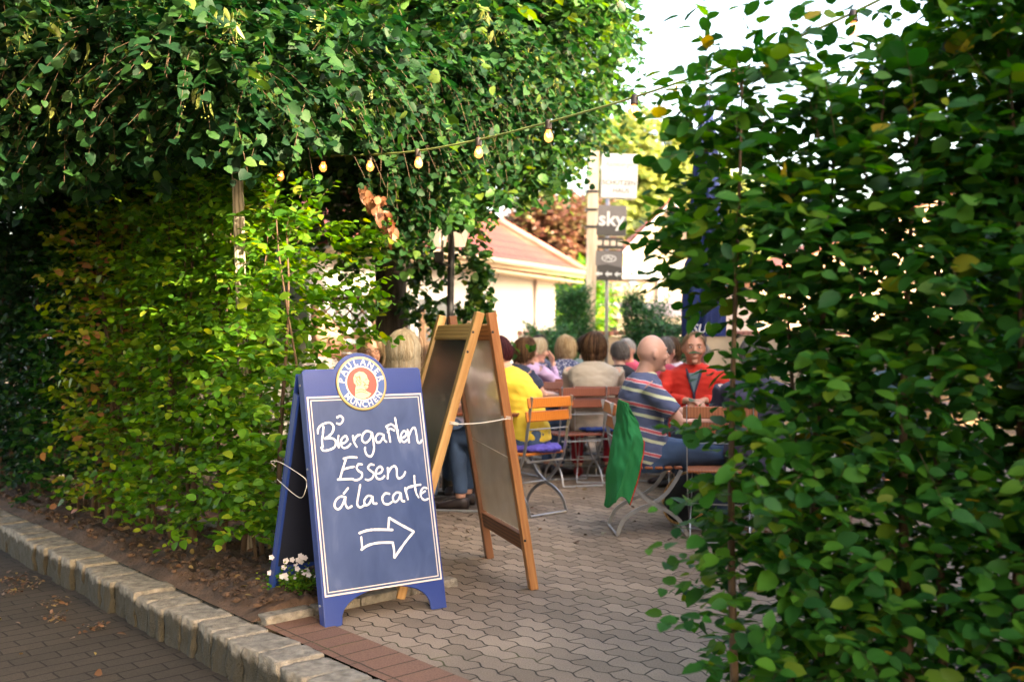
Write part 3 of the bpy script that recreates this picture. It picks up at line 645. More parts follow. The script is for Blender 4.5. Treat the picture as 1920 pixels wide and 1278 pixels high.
# fallen leaves and flowers
def litter():
    P=[];sz=[]
    for k in range(760):
        r = random.random()
        if r < .35: p = AN(random.uniform(4.3,9), random.uniform(2.2,2.9), .07)
        elif r < .55: p = AN(random.uniform(4.3,9), 2.95+random.uniform(0,.3), .012)
        elif r < .8: p = Vector((random.uniform(-.6,2.5), random.uniform(6,11), .01))
        else: p = AN(random.uniform(-1,7), random.uniform(.6,1.9), -.152)
        P.append(p); sz.append(random.uniform(.02,.05))
    for cx, cy in ((25,1085),(55,1095),(100,1130),(108,1158),(175,1175),(20,1110)):
        c = GP(cx, cy, -.155)
        for k in range(34): P.append(c+Vector((random.gauss(0,.035), random.gauss(0,.05), random.uniform(.0,.02)))); sz.append(random.uniform(.012,.03))
    P = np.array([tuple(p) for p in P]); K = len(P)
    nn = rng.normal(0,.35,(K,3))+np.array([0,0,1]); ld = rng.normal(0,1,(K,3))*np.array([1,1,.15])
    V, Fq = leafmesh(P, ld, nn, np.array(sz), kind='oval', curl=.3)
    tag(mkobj('fallen_leaves', npmesh('fallen_leaves', V, Fq), leaf_mat('leaf_litter', [(0,(.07,.035,.02)), (.7,(.17,.09,.05)), (1,(.26,.20,.07))], .1)), kind='stuff')
litter()
M['petal'] = mat('white_petal', (.75,.68,.70), .6, .1)
def pansies(c):
    t = empty('pansy_plant', c, 0, 'small plant with white and pink flowers inside the foot of the blue board', 'flower'); c = np.array(c)
    K = 150; O = c + np.concatenate([rng.normal(0,.055,(K,2)), rng.uniform(.0,.05,(K,1))], 1); D = np.concatenate([rng.normal(0,.8,(K,2)), rng.uniform(.4,1.6,(K,1))], 1)
    P, ld, nn, sz, tw = sprays(O, D, rng.uniform(.06,.15,K), 7, .022, .1, jit=.6); foliage('foliage', t, P, ld, nn, sz, tw, M['hornbeam'], 'oval', .001)
    fp=[];fd=[];fn=[];fs=[]
    for k in range(26):
        p = c + np.array([rng.normal(0,.07), rng.normal(-.02,.05), rng.uniform(.08,.2)])
        for j in range(5):
            a = j*2*math.pi/5; fp.append(p); fd.append(np.array([math.cos(a), -.25, math.sin(a)])); fn.append(np.array([0,-1,.3])); fs.append(.015)
    V, Fq = leafmesh(np.array(fp), np.array(fd), np.array(fn), np.array(fs), kind='heart'); mkobj('blossoms', npmesh('blossoms', V, Fq), M['petal'], t, world=True)
pansies(tuple(GP(562, 1112, .03)))
M['petal2'] = M['petal']
def whiteflowers():
    c0 = PX(612, 6.25, z=0.0); t = empty('flower_bush', c0, 0, 'white flowering bush behind the hedge next to the blue board', 'shrub')
    K = 420; c = np.array(c0)+np.array([0,0,.55]); w = unit(rng.normal(0,1,(K,3))); O = c + w*np.array([.26,.22,.5])*rng.uniform(.3,1,(K,1)); 
    P, ld, nn, sz, tw = sprays(O, w, rng.uniform(.08,.16,K), 7, .035, .2); foliage('foliage', t, P, ld, nn, sz, tw, M['hornbeam'], 'oval', .0015)
    fp=[];fd=[];fn=[];fs=[]
    for k in range(150):
        v = unit(rng.normal(0,1,3)); v[1] = -abs(v[1]); p = c + v*np.array([.34,.30,.62])
        for j in range(5):
            a = j*2*math.pi/5; fp.append(p); fd.append(np.array([math.cos(a), -.25, math.sin(a)])); fn.append(np.array([0,-1,.3])); fs.append(.024)
    V, Fq = leafmesh(np.array(fp), np.array(fd), np.array(fn), np.array(fs), kind='heart'); mkobj('blossoms', npmesh('blossoms', V, Fq), M['petal'], t, world=True)
whiteflowers()

# ------------------------------------------------------------------ text and stroke helpers
def text_mb(s, size, m=0, offset=0.0, shear=0.0):
    cu = bpy.data.curves.new('t', 'FONT'); cu.body = s; cu.size = size; cu.align_x = 'CENTER'; cu.align_y = 'CENTER'; cu.extrude = 0; cu.offset = offset; cu.shear = shear; cu.resolution_u = 3
    o = bpy.data.objects.new('t', cu); me = evalmesh(o); vs = [v.co.copy() for v in me.vertices]; fs = [tuple(p.vertices) for p in me.polygons]
    bpy.data.objects.remove(o); bpy.data.curves.remove(cu); bpy.data.meshes.remove(me); return vs, fs
def catmull(p, k=6):
    if len(p) < 3: return p
    q = [p[0]] + list(p) + [p[-1]]; out = []
    for i in range(1, len(q)-2):
        a, b, c, d = [Vector(x) for x in q[i-1:i+3]]
        for j in range(k):
            t = j/k; out.append(.5*((2*b) + (c-a)*t + (2*a-5*b+4*c-d)*t*t + (3*b-a-3*c+d)*t**3))
    out.append(Vector(p[-1])); return out
def stroke(mb, pts, w, f, smooth=True, m=0, jag=.35):
    pts = [Vector(p) for p in pts]; pts = catmull(pts) if smooth else pts
    L = []; R_ = []
    for i, p in enumerate(pts):
        d = pts[min(i+1, len(pts)-1)] - pts[max(i-1, 0)]
        d = d.normalized() if d.length > 1e-9 else Vector((1, 0)); nrm = Vector((-d.y, d.x)); ww = w*(1+jag*noise.noise(Vector((p.x*90, p.y*90, 0))))
        L.append(p+nrm*ww/2); R_.append(p-nrm*ww/2)
    e0 = (pts[0]-pts[1]).normalized()*w*.35; e1 = (pts[-1]-pts[-2]).normalized()*w*.35
    poly = [pts[0]+e0] + L + [pts[-1]+e1] + R_[::-1]
    n = len(L); vs = [f(*p) for p in poly]
    fs = [(0, 1, 2*n+1)] + [(1+i, 2+i, 2*n-i, 2*n+1-i) for i in range(n-1)] + [(n, n+1, n+2)]
    mb.add(vs, fs, m)

# ------------------------------------------------------------------ blue A-board
B0 = GP(610, 1178); B1 = GP(838, 1138); T0 = Vector((-1.017, 4.68, 1.165))
U = (B1-B0).normalized(); V_ = (T0-B0); V_ -= U*V_.dot(U); V_.normalize(); NF = U.cross(V_).normalized()
if NF.y > 0: NF = -NF
BW = (B1-B0).length; BH = 1.187
def ray_uv(x, y):                          # a point of the photograph's lettering, measured in the board's own plane
    d = Vector(((x-960)/F, 1, -(y-HZ)/F)); o = Vector((0,0,CAMH)); t = (B0-o).dot(NF)/d.dot(NF); p = o + d*t - B0
    return (p.dot(U), p.dot(V_))
def bp(u, v, dz=0.0): return B0 + U*u + V_*v + NF*dz
board = empty('chalk_sign', (B0+B1)/2, 0, 'blue plastic A-board with beer emblem and white handwriting standing at the bed corner', 'sign')
LC = ray_uv(677, 719); LR = .132
def outline(dx=0.0, feet=.055, arch=True):
    p = [(0,0), (feet+.02,0)]
    for k in range(17):                    # foot arch
        a = math.pi*(1-k/16); p.append((BW/2 + (BW/2-feet-.03)*math.cos(a)*(1.0), .005+.135*math.sin(a)**.75))
    p += [(BW-feet-.02,0), (BW,0), (BW,BH-.012), (BW-.012,BH)]
    if arch:
        R = LR+.022; hy = BH-LC[1]; 
        if hy < R:
            a0 = math.asin(hy/R)
            for k in range(15):
                a = a0 + (math.pi-2*a0)*k/14; p.append((LC[0]+R*math.cos(a), LC[1]+R*math.sin(a)))
    p += [(.012,BH), (0,BH-.012)]
    return p
mb = MB(); ol = outline(); mb.prism(ol, lambda u,v: bp(u,v,0), lambda u,v: bp(u,v,-.012))
fp = mb.build('front_panel', M['blue'], board, world=True, bevel=.003)
mb = MB()                                  # deep moulded side flanges behind the front panel
for u0 in (0.0, BW-.014):
    mb.prism([(u0,0),(u0+.014,0),(u0+.014,BH-.015),(u0,BH-.015)], lambda u,v: bp(u,v,-.0125), lambda u,v: bp(u,v,-.06))
mb.prism([(.0145,BH-.03),(BW-.0145,BH-.03),(BW-.0145,BH-.015),(.0145,BH-.015)], lambda u,v: bp(u,v,-.0125), lambda u,v: bp(u,v,-.06))
mb.build('side_flange', M['blue'], board, world=True, bevel=.003)
mb = MB(); mb.prism([(.016,.15),(BW-.016,.15),(BW-.016,BH-.032),(.016,BH-.032)], lambda u,v: bp(u,v,-.0145), lambda u,v: bp(u,v,-.018)); mb.build('inner_sheet', M['bluedark'], board, world=True)
# rear panel: same moulding, leaning the other way
TB = B0 + V_*BH - NF*.065
BB0 = Vector((B0.x-.375, B0.y+.475, .03)); VB = (TB-BB0); HB = VB.length; VB.normalize(); NB = U.cross(VB).normalized()
if NB.y < 0: NB = -NB
def bq(u, v, dz=0.0): return BB0 + U*u + VB*v + NB*dz
mb = MB(); mb.prism([(u, min(v, BH-.012)*HB/BH) for u, v in outline(arch=False)], lambda u,v: bq(u,v,.012), lambda u,v: bq(u,v,0))
for u0 in (0.0, BW-.014):
    mb.prism([(u0,0),(u0+.014,0),(u0+.014,HB-.1),(u0,HB-.1)], lambda u,v: bq(u,v,-.0005), lambda u,v: bq(u,v,-.048))
mb.build('rear_panel', M['blue'], board, world=True, bevel=.003)
mb = MB(); mb.prism([(.016,.15),(BW-.016,.15),(BW-.016,HB-.1),(.016,HB-.1)], lambda u,v: bq(u,v,-.002), lambda u,v: bq(u,v,-.006)); mb.build('inner_sheet', M['bluedark'], board, world=True)
# chalk field and frame lines
def chalk():
    m, nt, b = nodes('chalk_field'); tc = N(nt, 'ShaderNodeTexCoord'); mp = N(nt, 'ShaderNodeMapping'); mp.inputs['Scale'].default_value = (2.2, 2.2, .9); nt.links.new(tc.outputs['Object'], mp.inputs[0])
    n = N(nt, 'ShaderNodeTexNoise', Scale=4.0, Detail=7.0); n.inputs['Distortion'].default_value = .6; nt.links.new(mp.outputs[0], n.inputs['Vector'])
    r = ramp(nt, [(.33,(.030,.058,.155)), (.6,(.050,.084,.20)), (.8,(.10,.135,.26))], n.outputs['Fac']); nt.links.new(r.outputs[0], b.inputs['Base Color']); b.inputs['Roughness'].default_value = .42
    return m
M['chalk'] = chalk(); M['line'] = mat('frame_line_cream', (.72,.64,.60), .6, .04)
q0 = ray_uv(569, 743); q1 = ray_uv(785, 738); q2 = ray_uv(832, 1084); q3 = ray_uv(614, 1119)
u0, u1, v0, v1 = (q0[0]+q3[0])/2, (q1[0]+q2[0])/2, (q3[1]+q2[1])/2, (q0[1]+q1[1])/2
mb = MB(); mb.add([bp(u0,v0,.0015), bp(u1,v0,.0015), bp(u1,v1,.0015), bp(u0,v1,.0015)], [(0,1,2,3)]); mb.build('writing_field', M['chalk'], board, world=True)
mb = MB()
for i_, w_ in ((0,.0075), (.0165,.0045)):
    a_, b_, c_, d_ = u0+i_, u1-i_, v0+i_, v1-i_
    for p in ([(a_,c_),(b_,c_),(b_-w_,c_+w_),(a_+w_,c_+w_)], [(a_,d_),(b_,d_),(b_-w_,d_-w_),(a_+w_,d_-w_)], [(a_,c_),(a_+w_,c_+w_),(a_+w_,d_-w_),(a_,d_)], [(b_,c_),(b_-w_,c_+w_),(b_-w_,d_-w_),(b_,d_)]):
        mb.add([bp(u,v,.003) for u, v in p], [(0,1,2,3)])
mb.build('border_lines', M['line'], board, world=True)
# handwriting (coordinates read off the photograph, laid in the board's plane)
Z1 = lambda p: ray_uv(480+p[0]*.313, 560+p[1]*.313)
Z3 = lambda p: ray_uv(480+p[0]*.3272, 860+p[1]*.3272)
hw = [
 [(368,808),(372,775),(400,750),(440,742),(462,765),(455,800),(430,825),(408,838)], [(402,765),(398,810),(393,850),(398,890)], [(408,838),(450,835),(474,850),(470,885),(435,905),(400,908),(388,888)],
 [(482,712),(500,702),(518,715),(514,738),(498,750),(480,745)], [(492,818),(488,855),(494,892)],
 [(500,868),(528,862),(545,842),(535,822),(512,838),(506,868),(520,892),(545,888),(565,868)], [(578,818),(584,855),(602,888)], [(586,850),(598,825),(622,812)],
 [(688,800),(660,792),(636,815),(634,848),(655,862),(680,840),(692,805)], [(692,800),(700,850),(704,900),(688,942),(662,935),(650,905),(652,888)],
 [(758,812),(732,808),(714,832),(722,858),(742,856),(760,826)], [(762,812),(765,842),(780,858)], [(778,760),(792,800),(802,858)], [(785,800),(800,778),(828,790)],
 [(830,712),(840,770),(850,830),(860,860)], [(775,768),(810,752),(850,790)], [(868,835),(892,822),(898,800),(882,792),(866,815),(868,845),(885,858),(905,842)],
 [(905,782),(910,820),(914,862)], [(912,822),(930,782),(948,772),(958,810),(966,855),(982,862),(990,845)],
 [(520,958),(560,948),(602,950)], [(535,965),(520,1010),(500,1080)], [(518,1022),(550,1012),(585,1005)], [(486,1082),(530,1080),(580,1078)],
 [(634,992),(612,990),(600,1012),(612,1030),(632,1045),(628,1070),(602,1085),(578,1082)], [(704,995),(682,992),(668,1012),(682,1028),(702,1045),(694,1072),(670,1085),(652,1080)],
 [(715,1048),(742,1042),(756,1022),(744,1005),(724,1015),(714,1048),(724,1075),(748,1078),(768,1060)], [(786,1010),(788,1045),(786,1078)], [(788,1045),(806,1012),(828,1002),(840,1020),(842,1060),(856,1075),(880,1060),(892,1035)],
 [(528,1185),(500,1185),(475,1208),(468,1240),(486,1260),(510,1242),(532,1190)], [(534,1185),(532,1225),(548,1252),(572,1240)], [(522,1168),(550,1132)],
 [(622,1112),(612,1170),(604,1228),(622,1248),(650,1232)], [(690,1182),(666,1180),(646,1208),(654,1235),(676,1225),(694,1188)], [(696,1182),(700,1222),(722,1225)],
 [(798,1168),(772,1165),(754,1190),(762,1222),(788,1230),(812,1215)], [(862,1162),(838,1160),(818,1185),(826,1215),(848,1205),(864,1168)], [(866,1162),(870,1205),(888,1212)],
 [(890,1130),(898,1165),(908,1202)], [(892,1155),(906,1132),(938,1124)], [(945,1058),(948,1110),(956,1160),(972,1190)], [(908,1128),(945,1118),(985,1112)], [(984,1168),(1012,1150)], [(1022,1135),(1002,1130),(984,1155),(988,1188),(1008,1204),(1030,1196)]]
M['chalkpen'] = mat('white_marker', (.82,.83,.86), .7, .06, 60)
mb = MB()
for k, s_ in enumerate(hw): stroke(mb, [Z1(p) for p in s_], .0098, lambda u, v, k=k: bp(u, v, .0042+.0002*(k%5)))
mb.build('handwriting', M['chalkpen'], board, world=True)
mb = MB()
for k, s_ in enumerate(([(588,425),(640,408),(700,404),(782,406)], [(755,408),(760,336)], [(760,336),(820,372),(902,416)], [(902,416),(850,480),(790,566)], [(790,566),(788,520),(780,478)], [(784,478),(700,480),(640,494),(600,520)], [(600,445),(606,512)])):
    stroke(mb, [Z3(p) for p in s_], .0112 if k != 6 else .009, lambda u, v, k=k: bp(u, v, .0042+.0002*k), smooth=len(s_) > 2)
mb.build('arrow', M['chalkpen'], board, world=True)
# round emblem
def disc(r0, r1, dz, m, name, n=56, parent=board):
    mb = MB(); vs = []
    for k in range(n):
        a = 2*math.pi*k/n
        for r in (r0, r1): vs.append(bp(LC[0]+r*math.cos(a), LC[1]+r*math.sin(a), dz))
    mb.add(vs, [(2*k, 2*k+1, (2*k+3)%(2*n), (2*k+2)%(2*n)) for k in range(n)]); return mb.build(name, m, parent, world=True)
M['gold'] = mat('gold_rim', (.62,.46,.20), .35, .08, 4, metal=.3); M['ring_blue'] = mat('emblem_blue', (.05,.11,.33), .4, .04); M['ring_white'] = mat('emblem_white', (.80,.76,.70), .4, .03); M['emb_red'] = mat('emblem_red', (.62,.085,.07), .4, .05); M['emb_cream'] = mat('emblem_cream', (.78,.60,.38), .4, .08, 20); M['emb_brown'] = mat('emblem_brown', (.28,.14,.06), .5, .1)
mb = MB(); mb.lathe([(LR-.012,-.004),(LR,-.002),(LR+.002,.006),(LR-.004,.012),(LR-.012,.008)], bp(*LC), 48, axis=NF); rim = mb.build('emblem', M['gold'], board, world=True, smooth=True)
disc(.0002, LR-.010, .0092, M['ring_blue'], 'emblem_ring', parent=rim)
disc(LR*.60, LR*.655, .0104, M['ring_white'], 'emblem_ring', parent=rim); disc(.0002, LR*.60, .0112, M['emb_red'], 'emblem_field', parent=rim)
mb = MB(); 
def arc_text(s, a0, a1, r, size, inward):
    ch = list(s)
    for k, c in enumerate(ch):
        a = math.radians(a0 + (a1-a0)*k/(len(ch)-1)); vs, fs = text_mb(c, size, offset=.0006)
        rot = a - math.pi/2 if not inward else a + math.pi/2
        for v in vs: pass
        cr, sr = math.cos(rot), math.sin(rot)
        mb.add([bp(LC[0]+r*math.cos(a)+v.x*cr-v.y*sr, LC[1]+r*math.sin(a)+v.x*sr+v.y*cr, .0108) for v in vs], fs)
arc_text('PAULANER', 172, 12, LR*.79, .046, False); mb.build('emblem_lettering', M['ring_white'], rim, world=True); mb = MB(); arc_text('MÜNCHEN', 218, 325, LR*.79, .041, True)
mb.build('emblem_lettering', M['ring_white'], rim, world=True)
k_ = LR*.60
monk = [(-.55,-.78),(-.5,-.35),(-.42,-.12),(-.55,.05),(-.55,.35),(-.42,.6),(-.12,.74),(.18,.68),(.36,.5),(.40,.28),(.50,.10),(.42,.04),(.44,-.06),(.36,-.12),(.40,-.22),(.28,-.36),(.12,-.34),(.25,-.5),(.55,-.66),(.35,-.86),(0,-.97),(-.35,-.92)]
mb = MB(); mb.add([bp(LC[0]+u*k_, LC[1]+v*k_, .0122) for u, v in monk], [tuple(range(len(monk)))]); mb.build('emblem_head', M['emb_cream'], rim, world=True)
mb = MB()
for s_ in ([(-.42,.45),(-.30,.25),(-.40,.1),(-.28,-.05),(-.36,-.15)], [(-.15,.5),(-.1,.3),(-.22,.15),(-.08,0),(-.2,-.15)], [(.05,.1),(.2,-.05),(.1,-.2),(.28,-.3)], [(.22,.22),(.36,.24)], [(-.45,-.45),(-.1,-.38),(.2,-.5)], [(-.5,-.6),(-.1,-.52),(.3,-.66)], [(.1,-.1),(.35,-.12)], [(-.3,.35),(-.18,.4),(-.05,.1)]):
    stroke(mb, [(LC[0]+u*k_, LC[1]+v*k_) for u, v in s_], .0035, lambda u, v: bp(u, v, .0130))
mb.build('emblem_lines', M['emb_brown'], rim, world=True)
# cord loop tying the two panels
mb = MB(); pts = catmull([bp(-.006,.66,-.05), bp(-.012,.685,-.02)+Vector((-.02,0,0)), bq(-.03,.70,-.02), bq(-.06,.69,.03), bq(-.03,.66,.03)], 6); mb.tube(pts, .0019, 6)
pts = catmull([bp(-.006,.66,-.05), bp(-.01,.63,-.03)+Vector((-.01,0,0)), bp(-.02,.60,-.12), bq(-.02,.60,.02)], 6); mb.tube(pts, .0019, 6)
mb.build('cord', M['cord'], board, world=True, smooth=True)
mb = MB()
for v in (BH-.07, .72, .1): mb = MB(); mb.lathe([(.006,0),(.006,.004),(.003,.006)], bp(-.0005, v, -.035), 8, axis=-U); mb.build('screw', M['steel'], board, world=True)

# ------------------------------------------------------------------ wooden easel board
FBn, FBf = GP(1000,1103), GP(918,1045); APn = Vector((-.155, 5.12, 1.435)); dF = FBf-FBn
FAn = Vector((-.565, 5.0, 0)); FAf = FAn + dF; APf = APn + dF
easel = empty('easel_board', (FAn+FBf)/2, 0, 'wooden A-frame menu stand with blackboard side and clear sheet side behind the blue board', 'sign')
ax = dF.normalized()
def leg(name, p0, p1, m, ext=.0, off=0.0): 
    d = (p1-p0).normalized(); sd_ = ax.cross(d)
    return bar(name, p0+sd_*off, p1+d*ext+sd_*off, .042, .062, M[m], easel, up=ax)
offB = Vector((.045,.01,0)); 
apBn, apBf = APn+offB, APf+offB; apAn, apAf = APn-Vector((.012,0,0)), APf-Vector((.012,0,0))
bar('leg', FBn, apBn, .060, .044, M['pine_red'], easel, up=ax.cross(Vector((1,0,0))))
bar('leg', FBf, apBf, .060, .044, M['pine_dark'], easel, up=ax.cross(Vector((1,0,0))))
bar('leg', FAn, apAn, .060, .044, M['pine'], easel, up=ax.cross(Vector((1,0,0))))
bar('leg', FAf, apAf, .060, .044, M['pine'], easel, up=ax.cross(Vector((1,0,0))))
def on(a, b, t): return a.lerp(b, t)
ie = ax*.032
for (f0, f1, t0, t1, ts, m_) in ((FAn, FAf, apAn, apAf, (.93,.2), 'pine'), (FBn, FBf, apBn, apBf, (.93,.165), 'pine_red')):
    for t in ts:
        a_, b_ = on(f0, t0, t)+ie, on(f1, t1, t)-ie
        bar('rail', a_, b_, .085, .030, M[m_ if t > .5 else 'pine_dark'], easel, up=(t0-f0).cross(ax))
def panel(name, f0, f1, t0, t1, a, b, th, m, ins=.030):
    nrm = ax.cross((t0-f0).normalized()); q = [on(f0,t0,a)+ax*ins, on(f1,t1,a)-ax*ins, on(f1,t1,b)-ax*ins, on(f0,t0,b)+ax*ins]
    mb = MB(); mb.add([p+nrm*th/2 for p in q]+[p-nrm*th/2 for p in q], [(0,1,2,3),(7,6,5,4),(0,4,5,1),(1,5,6,2),(2,6,7,3),(3,7,4,0)]); return mb.build(name, m, easel, world=True)
panel('blackboard', FAn, FAf, apAn, apAf, .24, .90, .010, M['slate'])
def sheet_mat():
    m, nt, b = nodes('foggy_clear_sheet'); tr = N(nt, 'ShaderNodeBsdfTransparent'); tr.inputs[0].default_value = (.93,.90,.86,1); mx = N(nt, 'ShaderNodeMixShader')
    n = N(nt, 'ShaderNodeTexNoise', Scale=2.5, Detail=6.0); r = ramp(nt, [(.35,(.46,)*3),(.7,(.68,)*3)], n.outputs['Fac']); nt.links.new(r.outputs[0], mx.inputs[0])
    b.inputs['Base Color'].default_value = (.78,.72,.62,1); b.inputs['Roughness'].default_value = .12; nt.links.new(tr.outputs[0], mx.inputs[1]); nt.links.new(b.outputs[0], mx.inputs[2])
    nt.links.new(mx.outputs[0], nt.nodes['Material Output'].inputs[0]); return m
panel('clear_sheet', FBn, FBf, apBn, apBf, .205, .90, .004, sheet_mat())
mb = MB(); c0 = on(FAn, apAn, .605)+Vector((.02,-.035,0)); c1 = on(FBn, apBn, .62)+Vector((0,-.035,0)); mb.tube(catmull([c0, c0.lerp(c1,.5)-Vector((0,0,.008)), c1], 6), .0028, 6)
for c in (c0, c1):
    for k in range(3): mb.lathe([(.031,-.0015),(.0325,0),(.031,.0015)], c+Vector((0,.033,.006*(k-1))), 14, axis=(.1,.2,1))
mb.tube([on(FBf, apBf, .5), on(FBn, apBn, .47)+Vector((0,-.03,0))], .002, 5); mb.build('twine', M['cord'], easel, world=True, smooth=True)
mb = MB()
for p in (on(FAn, apAn, .93), on(FBn, apBn, .93), on(FBn, apBn, .18), on(FAn, apAn, .86)): mb = MB(); mb.lathe([(.007,0),(.007,.003),(.004,.004)], p+Vector((-.004,-.0305,0)), 10, axis=(0,-1,0)); mb.build('bolt', M['black'], easel, world=True)

# ------------------------------------------------------------------ weathered post in the hedge
pb = PX(466, 5.95, z=0); pt = PX(445, 5.3, 320); post = MB(); post.beam(pb, pt, .056, .056, bev=.006)
po = post.build('wooden_post', M['post']); tag(po, 'weathered grey wooden post sticking out of the left hedge', 'post')

# ------------------------------------------------------------------ string of lights
M['bulb'] = emit('lit_bulb', (1.0,.50,.20), 1.0); M['filament'] = emit('filament', (1.0,.46,.12), 5.0)
def glassmat():
    m, nt, b = nodes('bulb_glass'); tr = N(nt, 'ShaderNodeBsdfTransparent'); mx = N(nt, 'ShaderNodeMixShader'); mx.inputs[0].default_value = .5
    b.inputs['Base Color'].default_value = (.8,.5,.25,1); b.inputs['Roughness'].default_value = .05; b.inputs['Emission Color'].default_value = (1,.42,.12,1); b.inputs['Emission Strength'].default_value = .12
    nt.links.new(tr.outputs[0], mx.inputs[1]); nt.links.new(b.outputs[0], mx.inputs[2]); nt.links.new(mx.outputs[0], nt.nodes['Material Output'].inputs[0]); return m
M['bulbglass'] = glassmat(); M['cable'] = mat('green_cable', (.22,.26,.08), .5); M['socket'] = mat('dark_socket', (.05,.035,.03), .5)
cab = [(-2.6,7.7,2.50),(-1.9,7.0,2.45),(-1.54,6.65,2.455)] + [(*PX(x, Y)[:2], CAMH+(HZ-y)*Y/F) for x, y, Y in ((607,293,6.3),(692,290,5.95),(783,283,5.6),(897,262,5.25),(1028,229,4.9),(1190,182,4.55),(1376,117,4.2),(1600,24,3.85))] + [(1.72,3.45,2.72),(2.15,3.0,2.95)]
lights = empty('string_lights', (0,5,2.4), 0, 'green cable with glowing bulbs hanging across the garden entrance', 'string lights')
mb = MB(); mb.tube(catmull(cab, 8),   .0085, 7, flat=.6); mb.build('cable', M['cable'], lights, world=True, smooth=True)
for i, p in enumerate(cab[1:11]):
    p = Vector(p); tl = Vector((random.uniform(-.12,.12), random.uniform(-.1,.1), -1)).normalized()
    mb = MB(); mb.lathe([(.004,-.012),(.013,-.01),(.0165,.002),(.0165,.028),(.0175,.030),(.0175,.036),(.012,.036)], p, 14, axis=tl); so = mb.build('socket', M['socket'], lights, world=True, smooth=True)
    mb = MB(); mb.lathe([(.011,.034),(.013,.045),(.020,.058),(.0235,.072),(.021,.086),(.012,.096),(.002,.099)], p, 16, axis=tl); bu = mb.build('light_bulb', M['bulbglass'], so, world=True, smooth=True)
    mb = MB(); c = p+tl*.062; mb.tube([c+Vector((-.008,0,.006)), c+Vector((-.004,0,-.01)), c+Vector((.004,0,-.01)), c+Vector((.008,0,.006))], .0026, 6); mb.build('filament', M['filament'], so, world=True)

# ------------------------------------------------------------------ sign post
Yp = 14.5
def px14(x, y, dy=0): return PX(x, Yp+dy, y)
sp = empty('sign_post', PX(1102, Yp, z=0), 0, 'tall pale wooden post carrying a stack of illuminated advertising signs', 'sign post')
M['paleW'] = wood('pale_post_wood', (.50,.38,.26), (.68,.56,.42), .7); M['signw'] = mat('white_sign', (.62,.62,.60), .4, .04); M['signdark'] = mat('dark_sign', (.03,.024,.024), .3, .1); M['signgrey'] = mat('grey_sign', (.13,.115,.115), .3, .1); M['ink'] = mat('grey_lettering', (.10,.10,.095), .6); M['inkpale'] = mat('pale_grey_script', (.30,.28,.23), .6)
bar('post', PX(1101, Yp, z=-.02), px14(1114,284), .145, .145, M['paleW'], sp)
mb = MB(); mb.tube([PX(1137, Yp, z=0)+Vector((0,.12,0)), px14(1140,300,.12)], .028, 10); mb.build('steel_pole', M['steel'], sp, world=True, smooth=True)
mb = MB()
for y in (394, 426, 360): mb.box(px14(1112-(y-284)*.03,y), (.17,.17,.035), m=0)
mb.build('bracket', M['black'], sp, world=True)
def signbox(name, x0, y0, x1, y1, m, depth=.10, tilt=.0):
    a, b = px14(x0,y1), px14(x1,y0); c = (a+b)/2; c.y = Yp-.02; mb = MB(); Rm = Matrix.Rotation(tilt, 3, 'Y')
    w, h = b.x-a.x, b.z-a.z; mb.box((0,0,0), (w, depth, h), None, 0, .012); o = mb.build(name, m, sp, world=True, M=Matrix.Translation(c) @ Rm.to_4x4()); return o, w, h, Matrix.Translation(c) @ Rm.to_4x4()
def onsign(parent, Mt, name, s, size, u, v, m, dy=-.056, off=0.0, shear=0.0, sx=1.0):
    mb = MB(); vs, fs = text_mb(s, size, offset=off, shear=shear); mb.add([Mt @ Vector((u+p.x*sx, dy, v+p.y)) for p in vs], fs); mb.build(name, m, parent, world=True)
TL = .035
o, w, h, Mt = signbox('sign_panel', 1127, 290, 1194, 373, M['signw'], tilt=TL); onsign(o, Mt, 'lettering', 'SCHÜTZEN', .095, 0, -.10, M['ink'], off=.001); onsign(o, Mt, 'lettering', 'HAUS', .095, .03, -.215, M['ink'], off=.001); onsign(o, Mt, 'script', 'Radeberger', .115, 0, .17, M['inkpale'], shear=.35, sx=.8)
mb = MB(); stroke(mb, [(-.15,.10),(-.05,.06),(.08,.085),(.2,.05)], .008, lambda u, v: Mt @ Vector((u, -.056, v))); mb.build('script_swash', M['inkpale'], o, world=True)
o, w, h, Mt = signbox('sign_panel', 1117, 386, 1174, 443, M['signgrey'], tilt=TL); onsign(o, Mt, 'lettering', 'sky', .29, 0, .015, M['signw'], off=.006)
mb = MB(); mb.add([Mt @ Vector((a, -.0535, b)) for a, b in ((-w/2+.01,-h/2+.01),(w/2-.01,-h/2+.01),(w/2-.01,-.02),(-w/2+.01,-.05))], [(0,1,2,3)]); mb.build('dark_field', M['signdark'], o, world=True)
o, w, h, Mt = signbox('sign_panel', 1117, 446, 1168, 467, M['signdark'], tilt=TL)
for k in range(4):
    mb = MB(); u = -w/2+w*(k+.5)/4; mb.prism([(u-.035,-.035),(u+.035,-.035),(u+.035,.035),(u-.035,.035)], lambda a, b: Mt @ Vector((a,-.062,b)), lambda a, b: Mt @ Vector((a,-.05,b))); mb.build('symbol_tile', mat('tile_cream', (.62,.52,.40), .5), o, world=True)
o, w, h, Mt = signbox('sign_panel', 1114, 470, 1167, 526, M['signdark'], tilt=TL)
mb = MB(); mb.add([Mt @ Vector((a, -.0535, b)) for a, b in ((-w/2+.012,-.01),(-.02,.015),(w/2-.012,-.03),(w/2-.012,h/2-.012),(-w/2+.012,h/2-.012))], [(0,1,2,3,4)]); mb.build('pale_field', M['signgrey'], o, world=True)
mb = MB(); stroke(mb, [(.1*math.cos(t)+.0, .1+.045*math.sin(t)) for t in np.linspace(0, 2*math.pi, 20)], .012, lambda u, v: Mt @ Vector((u, -.056, v)), m=0); stroke(mb, [(-.05,.09),(-.01,.125),(.03,.085),(.055,.12)], .014, lambda u, v: Mt @ Vector((u, -.057, v)))
